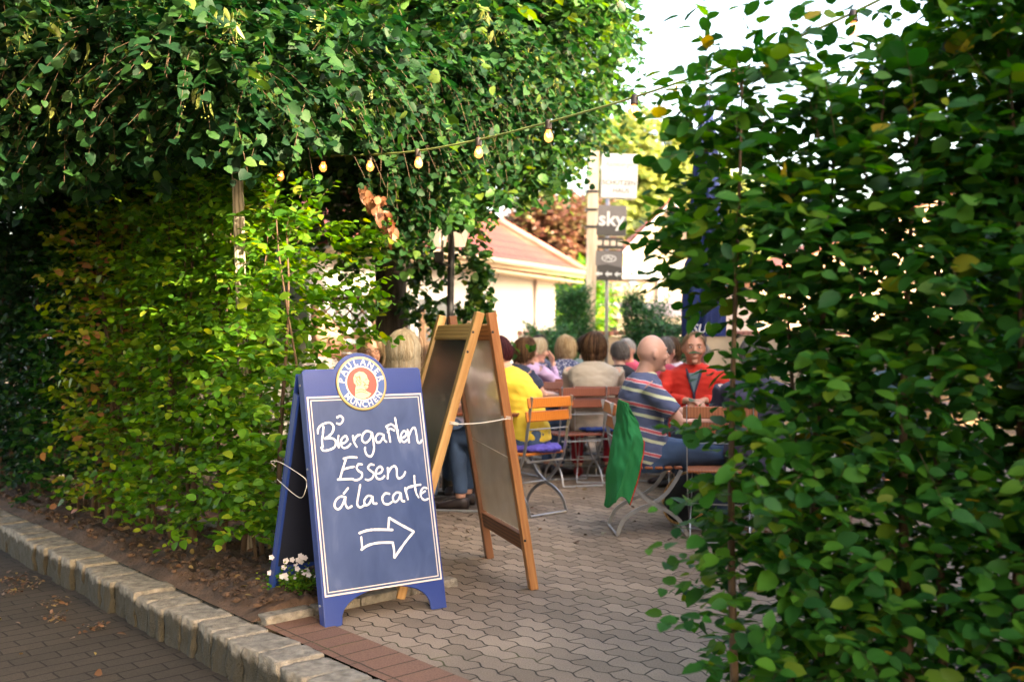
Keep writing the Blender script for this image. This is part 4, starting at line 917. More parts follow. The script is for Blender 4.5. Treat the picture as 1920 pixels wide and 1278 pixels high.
for k in range(3):
    u = -w/2+w*(k+.5)/3; mb.add([Mt @ Vector((u+a*.055, -.056, -.125+b*.055)) for a, b in ((-1,0),(-.1,.75),(-.1,.3),(.95,.3),(.95,-.3),(-.1,-.3),(-.1,-.75))], [tuple(range(7))])
mb.build('symbols', M['signw'], o, world=True)

# ------------------------------------------------------------------ street lamp
lp = PX(840, 8.3, z=0); lamp = empty('street_lamp', lp, 0, 'black lamp post with twin white lanterns half hidden in linden leaves', 'street lamp')
top = PX(847, 8.3, 405); mb = MB(); mb.tube([lp, lp+Vector((0,0,.25)), lp+Vector((0,0,.28)), top], [.05,.05,.032,.028], 14); mb.box(lp.lerp(top,.0)+Vector((0,0,.02)), (.16,.16,.04), bev=.006)
mb.tube([PX(815,8.3,420)-Vector((0,.02,0)), PX(878,8.3,420)-Vector((0,.02,0))], .014, 8); mb.build('post', M['black'], lamp, world=True, smooth=False)
M['lantern'] = emit('lantern_glass', (1.0,.80,.58), .09)
for x in (825, 862):
    c = PX(x, 8.3, 440); mb = MB(); mb.lathe([(.045,-.10),(.085,.08),(.085,.085)], c, 4); lo = mb.build('lantern', M['lantern'], lamp, world=True)
    mb = MB(); mb.lathe([(.10,.086),(.09,.10),(.02,.16),(.01,.19)], c, 4); mb.build('lantern_cap', M['black'], lo, world=True)
mb = MB(); mb.box(PX(823,8.25,482), (.08,.06,.09), bev=.008); mb.tube([PX(823,8.27,494), PX(843,8.27,498)], .01, 6); mb.build('floodlight', M['black'], lamp, world=True)
mb = MB(); mb.tube([PX(829,8.25,476), PX(830,8.25,430)], .012, 6); mb.build('conduit', M['steel'], lamp, world=True)

# ------------------------------------------------------------------ houses
def roofmat(name, c0, c1, d):
    m, nt, b = nodes(name); tc = N(nt, 'ShaderNodeUVMap'); br = N(nt, 'ShaderNodeTexBrick', Scale=1.0); br.inputs['Brick Width'].default_value = .24; br.inputs['Row Height'].default_value = .33; br.inputs['Mortar Size'].default_value = .02
    br.inputs['Color1'].default_value = (*c0,1); br.inputs['Color2'].default_value = (*c1,1); br.inputs['Mortar'].default_value = (c0[0]*.35,c0[1]*.35,c0[2]*.35,1); nt.links.new(tc.outputs[0], br.inputs['Vector']); nt.links.new(br.outputs[0], b.inputs['Base Color']); b.inputs['Roughness'].default_value = .7
    inv = N(nt, 'ShaderNodeMath', operation='MULTIPLY'); inv.inputs[1].default_value = -1; nt.links.new(br.outputs['Fac'], inv.inputs[0]); bpn = N(nt, 'ShaderNodeBump', Strength=1, Distance=.03); nt.links.new(inv.outputs[0], bpn.inputs['Height']); nt.links.new(bpn.outputs[0], b.inputs['Normal']); return m
M['tiles'] = roofmat('red_roof_tiles', (.30,.058,.028), (.38,.085,.045), 0)
def uvquad(name, q, m, parent, th=.06):
    """a roof slab with metres as UV along its eave and slope"""
    q = [Vector(p) for p in q]; ux = (q[1]-q[0]).normalized(); nz = (q[1]-q[0]).cross(q[3]-q[0]).normalized(); uy = nz.cross(ux)
    if nz.z < 0: nz = -nz
    mb = MB(); mb.add(q+[p-nz*th for p in q], [(0,1,2,3),(7,6,5,4),(0,4,5,1),(1,5,6,2),(2,6,7,3),(3,7,4,0)]); me = mb.mesh(name); uv = me.uv_layers.new(name='UVMap')
    for l in me.loops: p = me.vertices[l.vertex_index].co - q[0]; uv.data[l.index].uv = (p.dot(ux), p.dot(uy))
    return mkobj(name, me, m, parent, world=True)
EA = Vector((-2.35, 12.8, 2.62)); EB = Vector((1.51, 20.9, 2.70)); hd = (EB-EA); hd.z = 0; hd.normalize(); hn = Vector((-hd.y, hd.x, 0))   # hn points away from the courtyard (left)
if hn.x > 0: hn = -hn
house = empty('white_house', (EA.x, EA.y, 0), 0, 'low white plastered house with red tiled roof behind the linden trunk', 'house')
wa, wb = EA+hd*.1+hn*.42, EB-hd*.55+hn*.42
mb = MB(); mb.prism([(0,0),((wb-wa).length,0),((wb-wa).length,5.5),(0,5.5)], lambda u, v: Vector((wa.x,wa.y,0))+hd*u+hn*v, lambda u, v: Vector((wa.x,wa.y,2.5))+hd*u+hn*v); mb.build('wall', M['plaster'], house, world=True)
rg = Vector((0,0,1.62)); rA = EA+hn*3.2+rg; rB = EB+hn*2.3-hd*.6+rg*.86
rf = uvquad('roof', [EA, EB, rB, rA], M['tiles'], house)
uvquad('roof', [EB-hd*.02, EB+hn*6.4-hd*.02+Vector((0,0,0)), rA+hn*.0+hd*.0+Vector((0,0,.0)) if False else rB+hn*.3, rB], M['tiles'], house)
uvquad('roof', [EB+hn*6.4, EA+hn*6.4, rA+hn*.1, rB+hn*.1], M['tiles'], house)
mb = MB(); mb.tube([EB+Vector((0,0,.03)), EB.lerp(rB,.5)+Vector((0,0,.04)), rB+Vector((0,0,.05))], .085, 8); mb.build('ridge_tiles', mat('ridge_tile', (.45,.15,.11), .6, .15, 6), rf, world=True, smooth=True)
M['fascia'] = mat('cream_fascia', (.50,.38,.24), .6, .05)
mb = MB(); mb.beam(EA-Vector((0,0,.06)), EB-Vector((0,0,.06)), .03, .15, up=(0,0,1)); mb.prism([(0,0),((EB-EA).length,0),((EB-EA).length,.42),(0,.42)], lambda u, v: EA-Vector((0,0,.16))+hd*u+hn*v, lambda u, v: EA-Vector((0,0,.12))+hd*u+hn*v); mb.build('fascia', M['fascia'], house, world=True)
mb = MB(); g0, g1 = EA-hn*.06-Vector((0,0,.03)), EB-hn*.06-Vector((0,0,.03)); mb.tube([g0, g1], .055, 8); mb.build('gutter', M['fascia'], house, world=True, smooth=True)
mb = MB(); dp = wa.lerp(wb, .87)-hn*.05; mb.tube([Vector((dp.x,dp.y,0)), Vector((dp.x,dp.y,2.5))], .035, 8); mb.build('drain_pipe', mat('grey_pipe', (.45,.38,.36), .5), house, world=True, smooth=True)
for t in (.10, .24, .38):
    c = wa.lerp(wb, t)-hn*.03; mb = MB(); Rw = Matrix((hd, hn, Vector((0,0,1)))).transposed(); mb.box((c.x,c.y,1.35), (1.05,.09,1.35), Rw, bev=.01); wo = mb.build('window', M['white'], house, world=True)
    for s_ in (-.25, .25):
        mb = MB(); cc = c-hn*.048+hd*s_; mb.box((cc.x,cc.y,1.35), (.42,.012,1.15), Rw); mb.build('pane', mat('dark_glass', (.12,.14,.15), .08), wo, world=True)
# gabled house
M['vergew'] = mat('weathered_white_board', (.42,.42,.42), .7)
Yg = 45; gx = lambda x: (x-960)*Yg/F; gz = lambda y: CAMH+(HZ-y)*Yg/F
gh = empty('gabled_house', (gx(1260), Yg, 0), 0, 'cream gabled house with round attic window and white verge behind the signs', 'house')
apx, lx, rx = gx(1258), gx(1150), gx(1366); az, ez = gz(372), gz(486)
mb = MB(); mb.prism([(lx,0),(rx,0),(rx,ez),(apx,az-.25),(lx,ez)], lambda x, z: Vector((x,Yg,z)), lambda x, z: Vector((x,Yg+9,z))); mb.build('wall', M['cream'], gh, world=True)
for sx in (-1, 1):
    ex = lx-.45 if sx < 0 else rx+.45; zz = ez-.40
    uvquad('roof', [(ex,Yg-.30,zz+.02),(ex,Yg+9.3,zz+.02),(apx,Yg+9.3,az+.03),(apx,Yg-.30,az+.03)], M['tiles'], gh, .12)
    mb = MB(); mb.beam((ex,Yg-.36,zz-.22),(apx,Yg-.36,az-.2), .09, .55, up=(0,1,0)); mb.build('verge_board', M['vergew'], gh, world=True)
mb = MB(); mb.box(((lx+rx)/2, Yg-.05, gz(512)), (rx-lx+.3, .5, .55), bev=.05); mb.build('cornice', M['vergew'], gh, world=True)
mb = MB(); mb.lathe([(.40,-.04),(.46,0),(.46,.05),(.34,.06),(.33,.02)], (gx(1252), Yg-.01, gz(449)), 24, axis=(0,-1,0)); wo = mb.build('round_window', M['cream'], gh, world=True, smooth=True)
mb = MB(); mb.lathe([(.335,.0),(.335,.03)], (gx(1252), Yg-.01, gz(449)), 24, axis=(0,-1,0)); mb.build('pane', M['black'], wo, world=True)
mb = MB(); mb.box((gx(1186), Yg-.03, gz(526)), (.35,.1,.42), bev=.02); mb.build('window', mat('grey_glass', (.2,.25,.3), .1), gh, world=True)
mb = MB(); mb.tube([(gx(1237),Yg-.12,gz(512)), (gx(1237),Yg-.12,gz(640))], .09, 8); mb.build('drain_pipe', M['white'], gh, world=True, smooth=True)
# side house closing the right
rh = empty('pale_building', (9.8, 36, 0), 0, 'pale apricot building glimpsed through the near right hedge', 'building')
mb = MB(); mb.prism([(8.4,0),(22,0),(22,3.4),(15.2,6.4),(8.4,3.4)], lambda x, z: Vector((x,34,z)), lambda x, z: Vector((x,44,z))); mb.build('wall', mat('apricot_plaster', (.62,.42,.30), .9), rh, world=True)
uvquad('roof', [(8.0,33.6,3.3),(8.0,44.3,3.3),(15.2,44.3,6.5),(15.2,33.6,6.5)], M['tiles'], rh, .1); uvquad('roof', [(22.4,33.6,3.3),(22.4,44.3,3.3),(15.2,44.3,6.52),(15.2,33.6,6.52)], M['tiles'], rh, .1)
for x in (10.5, 13.5, 16.5):
    mb = MB(); mb.box((x,33.97,1.7), (1.1,.1,1.4), bev=.02); wo = mb.build('window', M['white'], rh, world=True); mb = MB(); mb.box((x,33.91,1.7), (.9,.03,1.2)); mb.build('pane', M['bluedark'], wo, world=True)
# low shed with corrugated roof
Ys = 24; shd = empty('shed', PX(1130, Ys, z=0), 0, 'low shed with grey corrugated roof and dark openings behind the garden wall', 'shed')
sx0, sx1 = PX(1035, Ys).x, PX(1300, Ys).x; mb = MB(); nC = 70
for i in range(nC+1):
    x = sx0+(sx1-sx0)*i/nC; z = .03*math.sin(i*1.6); mb.v += [(x, Ys-.4, CAMH+.52+z), (x, Ys+3, CAMH+.98+z)]
mb.f = [(2*i, 2*i+2, 2*i+3, 2*i+1) for i in range(nC)]; mb.m = [0]*nC; ro = mb.build('roof', mat('corrugated_grey', (.30,.24,.22), .8), shd, world=True); so_ = ro.modifiers.new('s', 'SOLIDIFY'); so_.thickness = .015
mb = MB(); mb.box(((sx0+sx1)/2, Ys+1.5, .9), (sx1-sx0-.2, 2.6, 1.8)); mb.build('wall', M['white'], shd, world=True)
mb = MB()
for k in range(4): mb.box((sx0+(sx1-sx0)*(k+.5)/4, Ys+.17, 1.55), ((sx1-sx0)/4-.25, .06, .22))
mb.build('opening', M['black'], shd, world=True)
# garden wall with brick coping
gw = empty('garden_wall', (3, 15.2, 0), 0, 'low ochre plastered garden wall with red brick coping behind the guests', 'wall')
mb = MB(); mb.box((4.2,15.3,.66), (8.2,.24,1.36)); mb.build('wall', mat('ochre_plaster', (.50,.37,.24), .9, .2, 2, bump=.4), gw, world=True)
mb = MB(); x = .12
while x < 8.3: mb.box((x,15.3,1.385), (.072,.31,.075), bev=.006); x += .082
mb.build('coping', mat('coping_brick', (.34,.13,.09), .8, .3, 12), gw, world=True)

# ------------------------------------------------------------------ lattice fences
M['fence'] = wood('brown_fence_wood', (.06,.035,.022), (.15,.085,.05), .7)
def lattice(label, p0, p1, z0, z1, zs, boards, zp=None):
    p0, p1 = Vector(p0), Vector(p1); d = (p1-p0); L = d.length; d.normalize(); t = empty('lattice_fence', p0, 0, label, 'fence', 'lattice fence panels')
    for q in (p0, p1):
        mb = MB(); mb.beam(q, q+Vector((0,0,zp or z1+.12)), .07, .07, bev=.005); mb.build('post', M['fence'], t, world=True)
    mb = MB(); g = p0+Vector((0,0,z0)); h = z1-z0; s_ = .14; k = -int(h/s_)-1
    while k*s_ < L:
        for sg in (1, -1):
            x0, x1, y0, y1 = k*s_, k*s_+h, 0, h
            if sg < 0: y0, y1 = h, 0
            def clip(x0,y0,x1,y1):
                if x1 <= 0 or x0 >= L: return None
                if x0 < 0: y0 = y0+(y1-y0)*(-x0)/(x1-x0); x0 = 0
                if x1 > L: y1 = y0+(y1-y0)*(L-x0)/(x1-x0); x1 = L
                return x0,y0,x1,y1
            c = clip(x0,y0,x1,y1)
            if c and (c[2]-c[0]) > .02: mb.beam(g+d*c[0]+Vector((0,.006*sg,c[1])), g+d*c[2]+Vector((0,.006*sg,c[3])), .022, .008, up=Vector((0,1,0)))
        k += 1
    mb.build('lattice', M['fence'], t, world=True)
    mb = MB(); n_ = 10; pr = None
    for k in range(n_+1):
        q = p0+d*(L*k/n_)+Vector((0,0,z1+zs*math.sin(math.pi*k/n_/1.0)))
        if pr: mb.beam(pr, q, .05, .03, up=Vector((0,1,0)))
        pr = q
    mb.beam(p0+Vector((0,0,z0)), p1+Vector((0,0,z0)), .05, .03, up=Vector((0,1,0))); mb.build('rail', M['fence'], t, world=True)
    if boards:
        mb = MB(); z = .1
        while z < z0-.03: mb.beam(p0+Vector((0,.01,z)), p1+Vector((0,.01,z)), .094, .018, up=Vector((0,1,0))); z += .10
        mb.build('boards', M['fence'], t, world=True)
lattice('brown lattice fence panel over horizontal boards left of the dark linden trunk', PX(590, 10.6, z=0), PX(706, 10.4, z=0), 1.32, 1.72, .0, True)
lattice('brown lattice fence panel with arched top rail behind the wooden easel', PX(792, 10.9, z=0), PX(925, 11.2, z=0), 1.25, 1.43, .06, True, 1.62)

# ------------------------------------------------------------------ closed parasol
ub = PX(1316, 8.6, z=0); par = empty('parasol', ub, 0, 'closed dark blue parasol standing among the tables behind the near hedge', 'parasol')
tp = PX(1325, 8.6, 178); mb = MB(); mb.tube([ub+Vector((0,0,.05)), tp], .024, 10); mb.build('pole', M['steel'], par, world=True, smooth=True)
mb = MB(); mb.lathe([(.26,0),(.27,.02),(.25,.07),(.06,.09),(.04,.25)], ub, 20); mb.build('base', mat('concrete_base', (.3,.28,.26), .9, bump=.3), par, world=True, smooth=False)
M['parasol'] = mat('navy_cloth', (.010,.026,.12), .8, .2, 6); mb = MB(); ns, nr = 48, 26; vs = []
for i in range(nr+1):
    t = i/nr; c = tp.lerp(ub, .012+t*.60); r = .025+.085*min(1, t*2.0)**.8 + .04*t + (.012*math.sin(t*9)); 
    if .60 < t < .66: r *= .82
    for k in range(ns):
        a = 2*math.pi*k/ns; rr = r*(1+.22*math.sin(a*8+t*2.5)+.05*math.sin(a*3+t*7)); vs.append(c+Vector((rr*math.cos(a), rr*math.sin(a), 0)))
mb.add(vs, [(i*ns+k, i*ns+(k+1)%ns, (i+1)*ns+(k+1)%ns, (i+1)*ns+k) for i in range(nr) for k in range(ns)]+[tuple(range(ns))]); cl = mb.build('cloth', M['parasol'], par, world=True, smooth=True)
mb = MB(); vs, fs = text_mb('SUR', .105, offset=.002, shear=.25); c0 = PX(1309, 8.6, 617)
mb.add([c0+Vector((.20*math.sin(v.x/.20), -.20*math.cos(v.x/.20), v.y)) for v in vs], fs); mb.build('lettering', M['signw'], cl, world=True)

# ------------------------------------------------------------------ folding chairs and tables
def chair_proto(sm, label):
    t = empty('garden_chair', (0,0,0), 0, label, 'chair', 'folding beer garden chairs')
    A = catmull([(-.275,.88),(-.235,.66),(-.205,.50),(-.17,.40),(-.10,.30),(0,.215),(.10,.165),(.18,.10),(.225,.012)], 5)
    B = catmull([(.19,.435),(.155,.37),(.09,.28),(0,.215),(-.10,.175),(-.19,.11),(-.235,.012)], 5)
    for P_, xo in ((A, .205), (B, .185)):
        for sx in (-1, 1):
            mb = MB(); pts = [Vector((sx*xo, p.x, p.y)) for p in P_]
            mb.tube(pts, .014, 8, flat=.32, side=(1,0,0) if False else None) if False else None
            for a_, b_ in zip(pts, pts[1:]): pass
            # flat bar: swept rectangle
            vs = []
            for i, p in enumerate(pts):
                d = (pts[min(i+1,len(pts)-1)]-pts[max(i-1,0)]).normalized(); nx = Vector((1,0,0)); ny = d.cross(nx).normalized()
                for cx, cy in ((-1,-1),(1,-1),(1,1),(-1,1)): vs.append(p+nx*cx*.0035+ny*cy*.0125)
            fs = [(i*4+k, i*4+(k+1)%4, (i+1)*4+(k+1)%4, (i+1)*4+k) for i in range(len(pts)-1) for k in range(4)]+[(3,2,1,0), tuple(len(vs)-4+k for k in range(4))]
            mb.add(vs, fs); mb.build('leg', M['steel'], t)
    for p_, q_, r_ in (((-.205,.225,.010),(.205,.225,.010),.009), ((-.185,-.235,.010),(.185,-.235,.010),.009), ((-.205,0,.215),(.205,0,.215),.006), ((-.205,-.235,.64),(.205,-.235,.64),.005), ((-.185,-.2,.40),(.185,-.2,.40),.007)):
        mb = MB(); mb.tube([p_, q_], r_, 7); mb.build('cross_bar', M['steel'], t)
    R1 = Matrix.Rotation(-.165, 3, 'X')
    for z, y in ((.835,-.258), (.735,-.238)):
        mb = MB(); mb.box((0,0,0), (.46,.020,.078), None, 0, .006); mb.build('back_slat', sm, t, M=Matrix.Translation((0,y,z)) @ R1.to_4x4())
    for k in range(6):
        mb = MB(); mb.box((0,0,0), (.42,.052,.018), None, 0, .005); mb.build('seat_slat', sm, t, M=Matrix.Translation((0,-.16+k*.066,.452)))
    return t
CH = {'red': chair_proto(M['slat_red'], 'x'), 'orange': chair_proto(M['slat_orange'], 'x'), 'mid': chair_proto(M['slat_mid'], 'x')}
used = set()
def chair(kind, x, y, yaw, label):
    c = CH[kind] if kind not in used else copy_tree(CH[kind])
    if kind not in used: used.add(kind)
    c.location = (x, y, 0); c.rotation_euler = (0, 0, -math.radians(yaw)); c['label'] = label; return c
def table_proto(sm):
    t = empty('garden_table', (0,0,0), 0, 'x', 'table', 'slatted beer garden tables')
    for k in range(8):
        mb = MB(); mb.box((0,0,0), (1.2,.092,.022), None, 0, .005); mb.build('top_slat', sm, t, M=Matrix.Translation((0,-.35+k*.1,.742)))
    for sx in (-1, 1):
        for sy in (-1, 1):
            mb = MB(); mb.beam((sx*.5, sy*.32, .015), (sx*.5, -sy*.32, .725), .008, .028, up=(1,0,0)) ; o = mb.build('leg', M['steel'], t); o.location.x = sy*.006
    for sy in (-1, 1):
        mb = MB(); mb.tube([(-.5,.32*sy,.02),(.5,.32*sy,.02)], .01, 6); mb.build('floor_bar', M['steel'], t)
        mb = MB(); mb.box((0,.30*sy,.722), (1.1,.03,.016)); mb.build('top_bar', M['steel'], t)
    return t
TP = table_proto(M['slat_red']); tu = []
def table(x, y, yaw, label):
    c = TP if not tu else copy_tree(TP); tu.append(1); c.location = (x, y, 0); c.rotation_euler = (0,0,-math.radians(yaw)); c['label'] = label; return c
table(-.50, 7.75, 8, 'slatted garden table seen behind the wooden easel')
table(.40, 12.0, 5, 'slatted garden table between the blonde bob woman and the lilac blouse woman')
table(1.05, 10.35, 5, 'slatted garden table in front of the beige top woman and the man in black')
table(1.95, 7.5, 10, 'slatted garden table beside the striped shirt man behind the hedge')
table(3.3, 8.3, 0, 'slatted garden table glimpsed deep behind the right hedge')

exec_people = True
# ------------------------------------------------------------------ people
def remeshed(mb, name, vox, mats, parent, pickmat=None, smooth=6, folds=0.0, fs=(9,9,9), factor=.5):
    me = mb.mesh('src'); o = bpy.data.objects.new('src', me)
    r = o.modifiers.new('r', 'REMESH'); r.mode = 'VOXEL'; r.voxel_size = vox
    if smooth: s_ = o.modifiers.new('s', 'SMOOTH'); s_.iterations = smooth; s_.factor = factor
    m2 = evalmesh(o); bpy.data.objects.remove(o); bpy.data.meshes.remove(me); m2.name = name
    m2.materials.clear()
    if folds:
        nrm = [v.normal.copy() for v in m2.vertices]
        for v, nv_ in zip(m2.vertices, nrm):
            p = v.co; q = Vector((p.x*fs[0], p.y*fs[1], p.z*fs[2])); k = noise.noise(q)+.5*noise.noise(q*2.3); v.co = p + nv_*folds*k*1.2
    for m_ in mats: m2.materials.append(m_)
    if pickmat:
        for p in m2.polygons: p.material_index = pickmat(p.center)
    m2.polygons.foreach_set('use_smooth', [True]*len(m2.polygons))
    return mkobj(name, m2, mats, parent)
def hair_mat(name, c0, c1, c2=None):
    m, nt, b = nodes(name); g = N(nt, 'ShaderNodeNewGeometry'); r = ramp(nt, [(0,c0),(.6,c1),(1,c2 or c1)], g.outputs['Random Per Island']); nt.links.new(r.outputs[0], b.inputs['Base Color']); b.inputs['Roughness'].default_value = .6; b.inputs['Specular IOR Level'].default_value = .15; return m
HM = {'blonde': hair_mat('blonde_hair', (0.165,0.094,0.044), (0.319,0.231,0.132), (0.429,0.352,0.231)), 'lightblonde': hair_mat('pale_blonde_hair', (0.275,0.209,0.132), (0.413,0.352,0.253), (0.468,0.429,0.341)), 'brown': hair_mat('brown_hair', (0.025,0.011,0.007), (0.066,0.033,0.017), (0.176,0.094,0.044)),
      'dark': hair_mat('dark_hair', (0.011,0.007,0.006), (0.028,0.017,0.012), (0.055,0.033,0.022)), 'purple': hair_mat('plum_hair', (0.017,0.003,0.007), (0.050,0.010,0.017), (0.099,0.028,0.033)), 'grey': hair_mat('grey_hair', (0.055,0.044,0.039), (0.121,0.105,0.094), (0.231,0.209,0.193)),
      'white': hair_mat('white_hair', (0.248,0.231,0.220), (0.374,0.363,0.352), (0.440,0.429,0.418)), 'sandy': hair_mat('sandy_hair', (0.110,0.061,0.028), (0.231,0.143,0.072), (0.330,0.231,0.132))}
M['eyew'] = mat('eye_white', (.75,.70,.66), .3); M['iris'] = mat('iris', (.03,.025,.02), .2); M['lip'] = mat('lips', (.50,.20,.15), .5); M['shoe'] = mat('dark_shoe', (.03,.02,.02), .5); M['redshoe'] = mat('red_shoe', (.28,.02,.02), .5)
def cloth(name, c, var=.12): return mat(name, c, .9, var, 5, bump=.15, bscale=150)
def striped():
    m, nt, b = nodes('striped_polo'); tc = N(nt, 'ShaderNodeTexCoord'); sx = N(nt, 'ShaderNodeSeparateXYZ'); nt.links.new(tc.outputs['Object'], sx.inputs[0])
    nz = N(nt, 'ShaderNodeTexNoise', Scale=4.0); nt.links.new(tc.outputs['Object'], nz.inputs['Vector'])
    a = N(nt, 'ShaderNodeMath', operation='MULTIPLY_ADD'); a.inputs[1].default_value = 6.6; nt.links.new(sx.outputs['Z'], a.inputs[0])
    b2 = N(nt, 'ShaderNodeMath', operation='MULTIPLY'); b2.inputs[1].default_value = 1.6; nt.links.new(sx.outputs['Y'], b2.inputs[0]); nt.links.new(b2.outputs[0], a.inputs[2])
    c = N(nt, 'ShaderNodeMath', operation='MULTIPLY_ADD'); c.inputs[1].default_value = .25; nt.links.new(nz.outputs['Fac'], c.inputs[0]); nt.links.new(a.outputs[0], c.inputs[2])
    f = N(nt, 'ShaderNodeMath', operation='FRACT'); nt.links.new(c.outputs[0], f.inputs[0])
    navy = (.09,.11,.20); ye = (.62,.64,.42); re = (.62,.12,.14); wh = (.7,.68,.68)
    r = ramp(nt, [(0,navy),(.16,ye),(.30,navy),(.55,wh),(.575,re),(.70,wh),(.725,navy),(.9,navy)], f.outputs[0]); r.color_ramp.interpolation = 'CONSTANT'
    nt.links.new(r.outputs[0], b.inputs['Base Color']); b.inputs['Roughness'].default_value = .9; return m
def speckled():
    m, nt, b = nodes('speckled_navy_blouse'); tc = N(nt, 'ShaderNodeTexCoord'); v = N(nt, 'ShaderNodeTexVoronoi', Scale=48.0); nt.links.new(tc.outputs['Object'], v.inputs['Vector'])
    r = ramp(nt, [(.0,(.62,.64,.72)),(.30,(.5,.52,.6)),(.36,(.035,.05,.13))], v.outputs['Distance']); nt.links.new(r.outputs[0], b.inputs['Base Color']); b.inputs['Roughness'].default_value = .9; return m
CL = {'beige': cloth('beige_cotton', (.46,.39,.31)), 'yellow': cloth('yellow_cotton', (.80,.58,.06)), 'lilac': cloth('lilac_cotton', (.46,.34,.58)), 'palelilac': cloth('pale_lilac_cotton', (.62,.55,.66)), 'navy': cloth('navy_cotton', (.025,.035,.075)), 'black': cloth('black_cotton', (.014,.015,.02)),
      'pink': cloth('pink_cotton', (.60,.085,.15)), 'red': cloth('red_fleece', (.68,.035,.02)), 'charcoal': cloth('charcoal_fleece', (.05,.045,.075)), 'white': cloth('white_cotton', (.72,.70,.68), .05), 'jeans': cloth('blue_denim', (.045,.085,.16), .3), 'darkjeans': cloth('dark_denim', (.02,.03,.055)), 'redtr': cloth('crimson_trousers', (.36,.02,.035)), 'green': cloth('green_jacket_cloth', (.005,.21,.06), .10), 'bluegrey': cloth('teal_tshirt', (.14,.22,.24)), 'stripes': striped(), 'speckle': speckled(), 'cushion': cloth('violet_cushion', (.10,.08,.42)), 'cushionb': cloth('blue_cushion', (.02,.05,.22)), 'tan': cloth('tan_trousers', (.30,.24,.17))}
def head_parts(mb, C, R, s=1.0, mouth_open=False):
    """C head centre, R rotation (local y = face direction)"""
    def L(x, y, z): return C + R @ Vector((x*s, y*s, z*s))
    nu, nv = 30, 22; vs = []
    for i in range(nv+1):
        t = math.pi*i/nv; z = math.cos(t); ring = math.sin(t)
        for k in range(nu):
            a = 2*math.pi*k/nu; x = ring*math.sin(a); y = ring*math.cos(a)
            X = x*.078; Yy = y*(.098 if y < 0 else .094); Zz = z*(.114 if z > 0 else .118)
            if z < 0: X *= 1-.30*(-z)**1.4; Yy = Yy*(1-.22*(-z)) + .018*(-z)
            if y > 0: Yy = min(Yy, .080+.012*(1-abs(x)))
            if y < 0 and z < -.3: Yy *= 1-.35*(-z-.3)
            if z > .2 and y > 0: Yy *= 1-.10*(z-.2)
            vs.append(L(X, Yy, Zz))
    mb.add(vs, [(i*nu+k, (i+1)*nu+k, (i+1)*nu+(k+1)%nu, i*nu+(k+1)%nu) for i in range(nv) for k in range(nu)])
    mb.tube([L(0,.083,.018), L(0,.097,-.005), L(0,.110,-.026)], [.009*s,.011*s,.0155*s], 8)     # nose
    mb.ball(L(0,.093,-.030), (.019*s,.014*s,.010*s), R=R)
    for sx in (-1, 1):
        mb.ball(L(sx*.030,.078,.030), (.022*s,.012*s,.008*s), R=R)            # brow
        mb.ball(L(sx*.040,.064,-.028), (.022*s,.022*s,.022*s), R=R)            # cheek
        mb.ball(L(sx*.079,-.004,-.006), (.009*s,.019*s,.031*s), R=R @ Matrix.Rotation(sx*.35, 3, 'Z'))   # ear
    mb.ball(L(0,.070,-.100), (.026*s,.020*s,.018*s), R=R); mb.ball(L(0,.079,-.062), (.024*s,.015*s,.015*s), R=R)
def hand(mb, W_, d, up, curl=.5, s=1.0):
    """palm, four unequal bent fingers and a thumb from the palm's side; W_ wrist, d finger direction, up back of hand"""
    d = Vector(d).normalized(); up = Vector(up); up = (up-d*up.dot(d)).normalized(); sd_ = d.cross(up)
    W_ = Vector(W_); pc = W_+d*.05*s
    mb.rings([(W_-d*.01, sd_*.026*s, up*.018*s), (W_+d*.03*s, sd_*.036*s, up*.016*s), (W_+d*.075*s, sd_*.042*s, up*.014*s), (W_+d*.092*s, sd_*.038*s, up*.010*s)])
    for k, (o, l) in enumerate(((-.030,.070),(-.010,.080),(.010,.075),(.029,.060))):
        p = W_+d*.085*s+sd_*o*s; a = 0; pts = [p-d*.02*s]; dirn = d
        for seg in (.42,.32,.26):
            a += curl*random.uniform(.45,.6); dirn = d*math.cos(a)-up*math.sin(a); pts.append(pts[-1]+dirn*(l*seg*s*1.15)+ (d*.012*s if seg == .42 else Vector()))
        mb.tube(pts, [.0098*s,.0092*s,.0086*s,.0072*s], 8)
    p = W_+d*.025*s-sd_*.030*s; q = p-sd_*.024*s+d*.028*s-up*.008*s; mb.tube([p, q, q+d*.030*s-sd_*.006*s-up*.010*s], [.013*s,.011*s,.009*s], 8)
